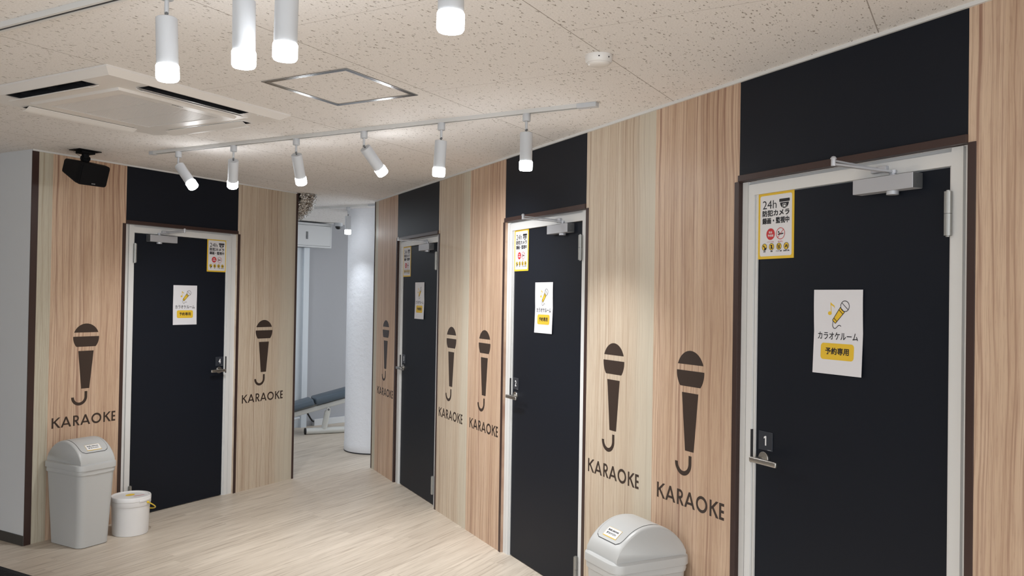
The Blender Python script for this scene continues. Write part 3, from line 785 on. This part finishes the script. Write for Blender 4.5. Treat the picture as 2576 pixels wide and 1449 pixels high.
for i in range(52):
    y = -gi+2*gi*(i+0.5)/52
    quad(bm, -gi, gi, y-0.0024, y+0.0024, gz+0.002)
    for dy in (-0.0024, 0.0024): bm.faces.new([bm.verts.new((x, y+dy, z)) for x, z in ((-gi, gz+0.002), (gi, gz+0.002), (gi, gz+0.009), (-gi, gz+0.009))])
for xx in (-0.09, 0.09): box(bm, xx-0.0015, xx+0.0015, -gi, gi, gz+0.0012, gz+0.006)
new_obj('slats', bm, AC_W, gr)
bm = B(); quad(bm, -gi, gi, -gi, gi, gz+0.009); new_obj('filter', bm, principled('filter_grey', (0.16, 0.15, 0.145), 0.8), gr)
bm = B(); text_xz(bm, 'DAIKIN', -0.03, 0.03, -0.005, 0.005, 0, 0.02, 0.2)
for v in bm.verts: v.co = Vector((-v.co.x*-1, -0.290+v.co.z, gz-0.0006))
new_obj('maker_lettering', bm, INK, ac)
bm = B()
for i in range(3): cyl(bm, (0.33+0.02*i, -0.452, zb+0.002), (0.33+0.02*i, -0.452, zb-0.002), 0.004, n=10)
new_obj('indicator_lamp', bm, WHITE_T, ac)
# service hatch
hx0, hx1, hy0, hy1 = 2.494, 2.972, 2.170, 2.634
ht = empty('ceiling_access_hatch', ((hx0+hx1)/2, (hy0+hy1)/2, 2.5)); tag(ht, 'square ceiling access hatch with bare aluminium frame', 'access hatch')
a = (hx1-hx0)/2; b_ = (hy1-hy0)/2
bm = B()
def fr(bm, a, b, wd, z0, z1):
    box(bm, -a, a, -b, -b+wd, z0, z1); box(bm, -a, a, b-wd, b, z0, z1); box(bm, -a, -a+wd, -b+wd, b-wd, z0, z1); box(bm, a-wd, a, -b+wd, b-wd, z0, z1)
fr(bm, a, b_, 0.010, -0.0035, 0.0); new_obj('outer_frame', bm, ALU, ht)
bm = B(); fr(bm, a-0.0125, b_-0.0125, 0.012, -0.0035, 0.0); new_obj('inner_frame', bm, ALU, ht)
bm = B(); fr(bm, a-0.0095, b_-0.0095, 0.0035, -0.0010, 0.0); new_obj('gap', bm, CHAR, ht)
# smoke detector
sd = empty('smoke_detector', (2.785, 1.222, 2.5)); tag(sd, 'round white smoke detector on the ceiling', 'smoke detector')
bm = B(); lathe(bm, [(0, 0), (0.050, 0), (0.0505, 0.004), (0.049, 0.022), (0.045, 0.028), (0.043, 0.028)], (0, 0, 0), (0, 0, -1), 40)
new_obj('base', bm, AC_W, sd, smooth=30)
bm = B(); lathe(bm, [(0.043, 0.026), (0.041, 0.031), (0.030, 0.036), (0, 0.038)], (0, 0, 0), (0, 0, -1), 40); new_obj('cover', bm, AC_W, sd, smooth=50)
bm = B()
for az in (205, 250): 
    c = Vector((0.0495*math.cos(math.radians(az)), 0.0495*math.sin(math.radians(az)), -0.014)); box(bm, c.x-0.002, c.x+0.002, c.y-0.002, c.y+0.002, c.z-0.002, c.z+0.002)
new_obj('vent_hole', bm, DARK, sd)
# speaker hung under the ceiling
sp = empty('ceiling_speaker', (3.235, 4.955, 2.5)); tag(sp, 'small black speaker hanging from a ceiling bracket in the corner', 'speaker')
bm = B(); box(bm, -0.075, 0.075, -0.055, 0.055, -0.005, 0); box(bm, -0.045, 0.045, -0.035, 0.035, -0.022, -0.004, 0.003); cyl(bm, (0.05, -0.04, -0.006), (0.05, -0.04, -0.009), 0.006, n=8)
new_obj('ceiling_plate', bm, SPEAK, sp)
bm = B(); cyl(bm, (0, 0, -0.02), (0, 0, -0.055), 0.022, n=16); lathe(bm, [(0.018, 0), (0.026, 0.012), (0.022, 0.03), (0.012, 0.04)], (0, 0, -0.045), (0, 0, -1), 16); cyl(bm, (-0.026, 0, -0.05), (0.026, 0, -0.05), 0.015, n=12)
new_obj('bracket_arm', bm, SPEAK, sp, smooth=40)
PT = math.radians(19)
def sppt(x, dpt, h):
    # x along wall, dpt depth towards the wall from the front, h height; pitched down about the front's centre
    y = dpt*math.cos(PT)-h*math.sin(PT)*0.0-h*math.sin(-PT)*-1*0; 
    yy = dpt*math.cos(PT)+h*math.sin(PT)*-1; zz = dpt*math.sin(PT)+h*math.cos(PT)
    return Vector((x-0.004, yy-0.105, zz-0.166))
bm = B()
wf, hf, wb, hb2, dp = 0.096, 0.068, 0.084, 0.046, 0.215
secs = [(0.0, wf-0.004, hf-0.004), (0.006, wf, hf), (0.045, wf, hf), (dp-0.008, wb, hb2), (dp, wb-0.010, hb2-0.010)]
rings = []
for dd, ww, hh in secs:
    pts = rrect(-ww, ww, -hh, hh, 0.016, 5); rings.append([bm.verts.new(sppt(x, dd, z)) for x, z in pts])
for r0, r1 in zip(rings, rings[1:]):
    for i in range(len(r0)): bm.faces.new((r0[i], r0[(i+1) % len(r0)], r1[(i+1) % len(r0)], r1[i]))
bm.faces.new(rings[0]); bm.faces.new(rings[-1][::-1])
new_obj('cabinet', bm, SPEAK, sp, smooth=40)
bm = B(); pts = rrect(-wf+0.006, wf-0.006, -hf+0.006, hf-0.006, 0.014, 5)
fa = [bm.verts.new(sppt(x, -0.003, z)) for x, z in pts]; fb = [bm.verts.new(sppt(x, 0.001, z)) for x, z in pts]
bm.faces.new(fa)
for i in range(len(fa)): bm.faces.new((fa[i], fb[i], fb[(i+1) % len(fa)], fa[(i+1) % len(fa)]))
grl = new_obj('grille', bm, GRILLM, sp)
bm = B(); text_xz(bm, 'BOSE', -0.010, 0.014, -0.056, -0.050, 0, 0.02)
for v in bm.verts: v.co = sppt(v.co.x, -0.0040, v.co.z)
new_obj('maker_lettering', bm, WHITE_T, grl)
bm = B(); tube(bm, [(-0.07, -0.03, -0.004), (-0.105, -0.04, -0.008), (-0.108, -0.05, -0.030), (-0.075, -0.05, -0.045), (-0.055, -0.04, -0.050), (-0.052, -0.03, -0.080)], 0.0012, 6); box(bm, -0.058, -0.046, -0.038, -0.024, -0.092, -0.078, 0.002)
new_obj('safety_wire', bm, CHAR, sp)
# silver duct
dc = Vector((5.495, 5.225, 2.5))
bm = B(); pts = []
pts += [dc+Vector((0, 0, 0.0)), dc+Vector((0, 0, -0.02))]
bd = Vector((-0.42, 0.91, 0)).normalized(); Rb = 0.125
for i in range(1, 13):
    a = (PI/2)*i/12; pts.append(dc+Vector((0, 0, -0.02))+bd*Rb*(1-math.cos(a))+Vector((0, 0, -Rb*math.sin(a))))
pts += [pts[-1]+bd*0.05]
fine = []
for a, b2 in zip(pts, pts[1:]):
    for k in range(5): fine.append(a.lerp(b2, k/5))
fine.append(pts[-1])
tube(bm, [p-dc for p in fine], 0.098, 40, True, lambda t: 0.097+0.004*math.sin(t*150))
for v in bm.verts:
    if v.co.z < -0.004: v.co += Vector((random.uniform(-1, 1), random.uniform(-1, 1), random.uniform(-1, 1)))*0.0016
tag(new_obj('flexible_duct', bm, FOIL, None, dc, 0, smooth='all'), 'crinkled silver flexible duct bending down from the ceiling', 'duct')

# ------------------------------------------------------------------ training room at the back
bm = B(); lathe(bm, [(0.316, 0.0), (0.322, 0.010), (0.322, 0.085), (0.319, 0.090), (0.319, 2.5)], (0, 0, 0), (0, 0, 1), 64)
co = tag(new_obj('column', bm, PLASTER, None, (6.893, 5.51, 0.0), 0, smooth=40), 'round white plastered column at the end of the passage', 'column', kind='structure')
bm = B(); lathe(bm, [(0.3225, 0.0), (0.3235, 0.012), (0.318, 0.012)], (0, 0, 0), (0, 0, 1), 64)
new_obj('base_joint', bm, CHAR, co)
bwr = Matrix.Rotation(BWA, 4, 'Z')
def bw(x, y, z): v = bwr @ Vector((x, y, 0)); return Vector((BWP.x+v.x, BWP.y+v.y, z))
# pilaster box on the back wall
bm = B(); box(bm, -0.075, 0.0, -0.07, 0, 0, 2.18); box(bm, -0.34, -0.075, -0.035, 0, 0, 2.18)
pil = tag(new_obj('trim_6', bm, principled('blue_white_paint', (0.58, 0.62, 0.66), 0.5), None, bw(-0.125, -0.0, 0), BWA), 'white pipe casing running down the back wall', 'trim', kind='structure')
# distribution box
eb = empty('distribution_box', bw(-0.165, -0.13, 2.185), BWA); tag(eb, 'white metal distribution box high on the back wall', 'box')
bm = B(); box(bm, -0.36, 0.31, 0, 0.13, 0, 0.295, 0.003); new_obj('housing', bm, BOX_W, eb)
bm = B(); box(bm, -0.34, 0.285, -0.008, 0.0, 0.022, 0.265, 0.002); dr = new_obj('door', bm, BOX_W, eb)
bm = B(); fr2 = ((-0.342, 0.287, 0.266, 0.2685), (-0.342, 0.287, 0.0195, 0.0215), (0.286, 0.289, 0.0195, 0.2685))
for x0, x1, z0, z1 in fr2: box(bm, x0, x1, -0.0015, 0.0005, z0, z1)
new_obj('shadow_gap', bm, CHAR, eb)
bm = B(); box(bm, -0.055, -0.029, -0.013, -0.007, 0.095, 0.185, 0.002); box(bm, -0.050, -0.034, -0.015, -0.012, 0.105, 0.14)
new_obj('latch', bm, GUN, dr)
# dome camera
dcx = empty('dome_camera', (7.835, 6.90, 2.5)); tag(dcx, 'white dome security camera with dark bubble under the back ceiling', 'security camera')
bm = B(); lathe(bm, [(0, 0), (0.052, 0), (0.052, 0.035), (0.044, 0.042), (0, 0.042)], (0, 0, 0), (0, 0, -1), 32); new_obj('base', bm, LAMP_W, dcx, smooth=30)
bm = B(); lathe(bm, [(0.037, 0.040), (0.0365, 0.050), (0.030, 0.066), (0.018, 0.076), (0, 0.080)], (0, 0, 0), (0, 0, -1), 32); new_obj('dome', bm, principled('smoked_dome', (0.008, 0.008, 0.010), 0.08, 0, 0.6), dcx, smooth='all')
# training bench; local x runs along the bench in plan, z up
BA = math.atan2(6.456-6.702, 7.471-7.134)
bn = empty('weight_bench', (7.134, 6.702, 0), BA); tag(bn, 'inclined weight bench with blue-grey pads and white frame behind the column', 'weight bench')
def slab_along(bm, p, q, th, y0, y1, r=0.02):
    """padded slab: upper edge from p to q in the x-z plane, thickness th below, rounded"""
    p = Vector(p); q = Vector(q); d = (q-p).normalized(); nn = Vector((d.y, -d.x)); L = (q-p).length
    if nn.y > 0: nn = -nn
    prof = rrect(0, L, 0, th, r, 5); rings = []
    for yy, ins in ((y0, r*0.8), (y0+r*0.4, r*0.25), (y0+r, 0), (y1-r, 0), (y1-r*0.4, r*0.25), (y1, r*0.8)):
        rg = []
        for u, v in prof:
            u2 = ins+(u)*(L-2*ins)/L; v2 = ins+v*(th-2*ins)/th
            w2 = p+d*u2+nn*v2; rg.append(bm.verts.new((w2.x, yy, w2.y)))
        rings.append(rg)
    for a, b in zip(rings, rings[1:]):
        for i in range(len(a)): bm.faces.new((a[i], a[(i+1) % len(a)], b[(i+1) % len(a)], b[i]))
    bm.faces.new(rings[0][::-1]); bm.faces.new(rings[-1])
bm = B(); slab_along(bm, (-0.42, 0.285), (0.070, 0.413), 0.075, -0.03, 0.25); new_obj('seat_pad', bm, PAD, bn, smooth=40)
bm = B(); slab_along(bm, (0.086, 0.418), (0.86, 0.605), 0.085, -0.03, 0.25); new_obj('back_pad', bm, PAD, bn, smooth=40)
bm = B(); slab_along(bm, (-0.42, 0.196), (0.86, 0.505), 0.055, 0.02, 0.07, 0.008); slab_along(bm, (-0.42, 0.196), (0.86, 0.505), 0.055, 0.15, 0.20, 0.008)
new_obj('frame_beam', bm, BENCH, bn, smooth=40)
bm = B(); cyl(bm, (0, 0.04, 0.0375), (0.95, 0.04, 0.0375), 0.0365, n=28); new_obj('foot_tube', bm, BENCH, bn, smooth=40)
bm = B(); cyl(bm, (-0.014, 0.04, 0.0375), (0.003, 0.04, 0.0375), 0.0372, n=28); cyl(bm, (0.948, 0.04, 0.0375), (0.962, 0.04, 0.0375), 0.0372, n=28); new_obj('tube_cap', bm, RUBBER, bn, smooth=40)
bm = B(); cyl(bm, (0.208, 0.04, 0.05), (0.243, 0.02, 0.262), 0.033, n=24); new_obj('strut', bm, BENCH, bn, smooth=40)
bm = B(); prism_xz(bm, [(0.212, 0.236), (0.270, 0.240)]+arc(0.249, 0.283, 0.024, -10, 190, 12), -0.005, 0.012); new_obj('pivot_bracket', bm, BENCH, bn)
bm = B(); cyl(bm, (0.249, -0.010, 0.283), (0.249, 0.0, 0.283), 0.012, n=16); new_obj('bolt', bm, GUN, bn)
bm = B(); cyl(bm, (-0.42, 0.11, 0.0), (-0.40, 0.11, 0.19), 0.028, n=20); box(bm, -0.46, -0.38, -0.05, 0.27, 0, 0.035, 0.006); box(bm, 0.80, 0.85, 0.02, 0.2, 0.03, 0.45, 0.006)
new_obj('rear_support', bm, BENCH, bn)
bm = B(); cyl(bm, (-0.24, -0.06, 0.175), (-0.10, -0.06, 0.208), 0.013, n=14); lathe(bm, [(0.013, 0), (0.013, 0.004), (0.008, 0.011), (0, 0.013)], (-0.10, -0.06, 0.208), (0.97, 0, 0.23), 14); cyl(bm, (-0.2, -0.06, 0.184), (-0.2, 0.03, 0.20), 0.010, n=10)
new_obj('adjusting_lever', bm, LAMP_W, bn, smooth=40)
# trunking with cable
tr = empty('cable_trunking', bw(0.0, -0.048, 0), BWA); tag(tr, 'low white cable trunking along the foot of the back wall', 'trunking')
bm = B(); box(bm, 0, 1.6, 0, 0.045, 0.0, 0.078, 0.003); new_obj('cover', bm, BOX_W, tr)
bm = B(); tube(bm, [(-0.13, -0.02, 0.20), (-0.10, -0.02, 0.15), (-0.065, -0.015, 0.10), (-0.03, 0.0, 0.066), (0.01, 0.02, 0.048)], 0.010, 10); new_obj('cable', bm, RUBBER, tr, smooth='all')

# ------------------------------------------------------------------ swing bins
def rr_ring(bm, hx, hy, r, z, cy=0.0, n=7):
    return [bm.verts.new((x, y+cy, z)) for x, y in rrect(-hx, hx, -hy, hy, r, n)]
def skin(bm, rings, cap0=False, cap1=False):
    for a, b in zip(rings, rings[1:]):
        for i in range(len(a)): bm.faces.new((a[i], a[(i+1) % len(a)], b[(i+1) % len(a)], b[i]))
    if cap0: bm.faces.new(rings[0][::-1])
    if cap1: bm.faces.new(rings[-1])
def make_bin(loc, rz, label):
    """x along the wall, back at +y, flap facing -y; origin at the centre of the base"""
    o = empty('swing_bin', loc, rz); tag(o, label, 'bin', 'swing-lid bins')
    bm = B()
    skin(bm, [rr_ring(bm, 0.098, 0.150, 0.038, 0.0), rr_ring(bm, 0.106, 0.158, 0.042, 0.004), rr_ring(bm, 0.124, 0.184, 0.044, 0.455), rr_ring(bm, 0.128, 0.188, 0.045, 0.458),
              rr_ring(bm, 0.129, 0.189, 0.045, 0.470), rr_ring(bm, 0.126, 0.186, 0.045, 0.474), rr_ring(bm, 0.128, 0.188, 0.045, 0.50)], True, True)
    new_obj('body', bm, BIN_W, o, smooth=40)
    # bag folded over the edge under the lid
    bm = B(); rs = []
    for j, (zz, ex) in enumerate(((0.491, 0.0010), (0.480, 0.0016), (0.472, 0.0022), (0.464, 0.0016))):
        k = zz/0.5; ring_ = []
        base = rrect(-0.1285-ex*0.8, 0.1285+ex*0.8, -0.1885-ex*0.8, 0.1885+ex*0.8, 0.045, 7)
        rgx = random.Random(5+j)
        for i, (x, y) in enumerate(base): ring_.append((x, y, zz))
        # denser ring for the crumpled hem
        den = []
        for i in range(len(ring_)):
            a = Vector(ring_[i]); b = Vector(ring_[(i+1) % len(ring_)]); m_ = max(1, int((b-a).length/0.012))
            for q_ in range(m_): den.append(a.lerp(b, q_/m_))
        n_ = len(den); out_ = []
        for i, p_ in enumerate(den):
            wv = math.sin(i*0.9+j*1.7)*0.6+math.sin(i*2.3+j)*0.4
            nrm = Vector((p_.x, p_.y, 0)).normalized()
            out_.append(p_+nrm*(0.0012*wv*(j > 0))+Vector((0, 0, (0.005*math.sin(i*0.17)+0.0025*wv) if j == 3 else 0)))
        rs.append([bm.verts.new(p_) for p_ in out_])
    nn_ = min(len(r_) for r_ in rs)
    for a, b in zip(rs, rs[1:]):
        for i in range(nn_): bm.faces.new((a[i], a[(i+1) % nn_], b[(i+1) % nn_], b[i]))
    new_obj('bag_edge', bm, principled('bag_film', (0.50, 0.505, 0.50), 0.3, 0, 0.5), o, smooth='all')
    # lid: skirt and arched hood
    bm = B()
    zs = 0.492
    skin(bm, [rr_ring(bm, 0.1325, 0.1925, 0.047, zs-0.006), rr_ring(bm, 0.1365, 0.1965, 0.050, zs-0.004), rr_ring(bm, 0.1365, 0.1965, 0.050, zs+0.022), rr_ring(bm, 0.1345, 0.1945, 0.049, zs+0.029), rr_ring(bm, 0.127, 0.187, 0.046, zs+0.0315), rr_ring(bm, 0.120, 0.180, 0.044, zs+0.035)], True, True)
    new_obj('lid_rim', bm, BIN_W, o, smooth=40)
    bm = B(); zb_ = zs+0.034
    # hood profile in y-z: arch
    pr = []
    for i in range(25):
        t = -1+2*i/24
        pr.append((t*0.176, zb_+0.020+0.117*(max(0.0, 1-abs(t)**2.1))**0.80))
    rings = []
    for hx, k, dz in ((-0.1155, 0.93, -0.010), (-0.1135, 0.965, -0.004), (-0.107, 0.99, -0.001), (-0.098, 1.0, 0.0), (0.098, 1.0, 0.0), (0.107, 0.99, -0.001), (0.1135, 0.965, -0.004), (0.1155, 0.93, -0.010)):
        top = [bm.verts.new((hx, y*(0.965+0.035*k), max(zb_, zb_+(z-zb_)*k+dz*0.3))) for y, z in pr]
        rings.append([bm.verts.new((hx, pr[0][0], zb_-0.004))]+top+[bm.verts.new((hx, pr[-1][0], zb_-0.004))])
    for a, b in zip(rings, rings[1:]):
        for i in range(len(a)-1): bm.faces.new((a[i], a[i+1], b[i+1], b[i]))
    bm.faces.new(rings[0][::-1]); bm.faces.new(rings[-1])
    new_obj('lid_hood', bm, BIN_W, o, smooth=50)
    # swing flap lying on the arch, with its dark gap
    def arch_z(y): t = abs(y)/0.176; return zb_+0.020+0.117*max(0.0, 1-t**2.1)**0.80
    def patch(bm, hx, y0, y1, rad, lift, n=26, th=0.003):
        g = {}
        for j in range(n+1):
            y = y0+(y1-y0)*j/n
            ins = 0.0
            d0 = y-y0
            if d0 < rad: ins = rad-math.sqrt(max(0, rad*rad-(rad-d0)**2))
            nz = Vector((0, -(arch_z(y+1e-3)-arch_z(y-1e-3))/2e-3, 1)).normalized()
            for i in range(7):
                x = (-hx+ins)+(2*(hx-ins))*i/6; p = Vector((x, y, arch_z(y)))+nz*lift; g[i, j] = bm.verts.new(p)
        for j in range(n):
            for i in range(6): bm.faces.new((g[i, j], g[i+1, j], g[i+1, j+1], g[i, j+1]))
    bm = B(); patch(bm, 0.0945, -0.150, 0.02, 0.030, 0.0006); new_obj('flap_gap', bm, CHAR, o, smooth='all')
    bm = B(); patch(bm, 0.0925, -0.1478, 0.05, 0.028, 0.0012); fl = new_obj('swing_flap', bm, BIN_W, o, smooth='all')
    # paper label on the flap
    def on(bm2, lift):
        for v in bm2.verts:
            y = v.co.z; ex = -v.co.y; nz = Vector((0, -(arch_z(y+1e-3)-arch_z(y-1e-3))/2e-3, 1)).normalized()
            v.co = Vector((v.co.x, y, arch_z(y)))+nz*(lift+ex)
    # work in (x, arc) space: label between y = -0.139 and -0.098
    def yy(v): return -0.1385+v*0.036
    def lab_quad(bm2, x0, x1, v0, v1):
        for i in range(6):
            a = v0+(v1-v0)*i/6; b = v0+(v1-v0)*(i+1)/6; flat_xz(bm2, [(x0, yy(a)), (x1, yy(a)), (x1, yy(b)), (x0, yy(b))], 0)
    bm = B(); lab_quad(bm, -0.049, 0.049, 0, 1); on(bm, 0.0020); lb = new_obj('paper_label', bm, YELLOW, fl)
    bm = B(); lab_quad(bm, -0.0475, 0.0475, 0.07, 0.965); on(bm, 0.0024); new_obj('label_field', bm, WHITE_T, lb)
    bm = B(); text_xz(bm, '飲み残しのあるものは', -0.038, 0.038, yy(0.58), yy(0.80), 0, 0.03); on(bm, 0.0029); new_obj('upper_lettering', bm, INK, lb)
    bm = B(); text_xz(bm, '捨てないでください', -0.034, 0.034, yy(0.26), yy(0.48), 0, 0.03); on(bm, 0.0029)
    new_obj('lower_lettering', bm, INK, lb)
    return o
def bin_lab(): pass
make_bin((3.288, YL-0.205, 0.0), 0.0, 'white swing-lid bin standing below the speaker, beside the bucket')
p = rpos(2.957, 0.0, 0.207); make_bin(p, RZ_R, 'white swing-lid bin against the long wall between doors 1 and 2')

# ------------------------------------------------------------------ bucket
bk = empty('bucket', (3.592, 4.925, 0.0), 0.0); tag(bk, 'white round lidded bucket with yellow handle in front of door 4', 'bucket')
bm = B(); lathe(bm, [(0, 0.0), (0.108, 0.0), (0.111, 0.003), (0.1185, 0.19), (0.1215, 0.192), (0.1245, 0.205), (0.1245, 0.222), (0.119, 0.224)], n=48); new_obj('body', bm, BUCKET_W, bk, smooth=35)
bm = B(); lathe(bm, [(0.1225, 0.222), (0.1255, 0.226), (0.1255, 0.247), (0.122, 0.253), (0.114, 0.2535), (0.111, 0.246), (0, 0.2455)], n=48); ld = new_obj('lid', bm, BUCKET_W, bk, smooth=35)
bm = B(); va = math.radians(-78)
pts_o = []
for i in range(13):
    a = va+math.radians(-24+48*i/12); pts_o.append(a)
rg = []
for a in pts_o: rg.append([bm.verts.new((r*math.cos(a), r*math.sin(a), z)) for r, z in ((0.1256, 0.238), (0.1285, 0.234), (0.1290, 0.224), (0.1256, 0.224))])
for a, b in zip(rg, rg[1:]):
    for i in range(4): bm.faces.new((a[i], a[(i+1) % 4], b[(i+1) % 4], b[i]))
bm.faces.new(rg[0]); bm.faces.new(rg[-1][::-1]); new_obj('opening_tab', bm, BUCKET_W, ld)
def ldisc(bm, cx, cy, rx, ry, z, rot=0.0, n=24): bm.faces.new([bm.verts.new((cx+rx*math.cos(2*PI*i/n)*math.cos(rot)-ry*math.sin(2*PI*i/n)*math.sin(rot), cy+rx*math.cos(2*PI*i/n)*math.sin(rot)+ry*math.sin(2*PI*i/n)*math.cos(rot), z)) for i in range(n)])
bm = B(); ldisc(bm, 0.012, 0.025, 0.034, 0.026, 0.2462, 0.3); new_obj('yellow_sticker', bm, YELLOW, ld)
bm = B(); ca = math.radians(-15)
vv = [(-0.035, -0.004), (0.035, -0.004), (0.035, 0.004), (-0.035, 0.004)]
bm.faces.new([bm.verts.new((0.035+x*math.cos(ca)-y*math.sin(ca), -0.035+x*math.sin(ca)+y*math.cos(ca), 0.2462)) for x, y in vv]); new_obj('red_line_print', bm, RED, ld)
# handle hanging to one side
pd = Vector((math.cos(math.radians(-72)), math.sin(math.radians(-72)), 0)); od = Vector((math.cos(math.radians(10)), math.sin(math.radians(10)), 0))
bm = B(); hp = []
for i in range(25):
    a = PI*i/24
    hp.append(pd*0.129*math.cos(a)+od*(0.148*math.sin(a)**0.8)+Vector((0, 0, 0.212-0.082*math.sin(a)**0.8)))
tube(bm, hp, 0.0042, 10); 
for s in (1, -1): cyl(bm, pd*0.120*s+Vector((0, 0, 0.212)), pd*0.134*s+Vector((0, 0, 0.212)), 0.0075, n=12)
new_obj('handle', bm, YELLOW_P, bk, smooth='all')

# ------------------------------------------------------------------ mat
bm = B(); box(bm, 1.55, 2.752, 4.05, 4.93, 0.0, 0.007, 0.003)
for i in range(44): box(bm, 1.59, 2.715, 4.085+i*0.0188, 4.085+i*0.0188+0.011, 0.0065, 0.0095)
tag(new_obj('floor_mat', bm, MATRIB), 'black ribbed floor mat lying on the planks near the white wall', 'mat')
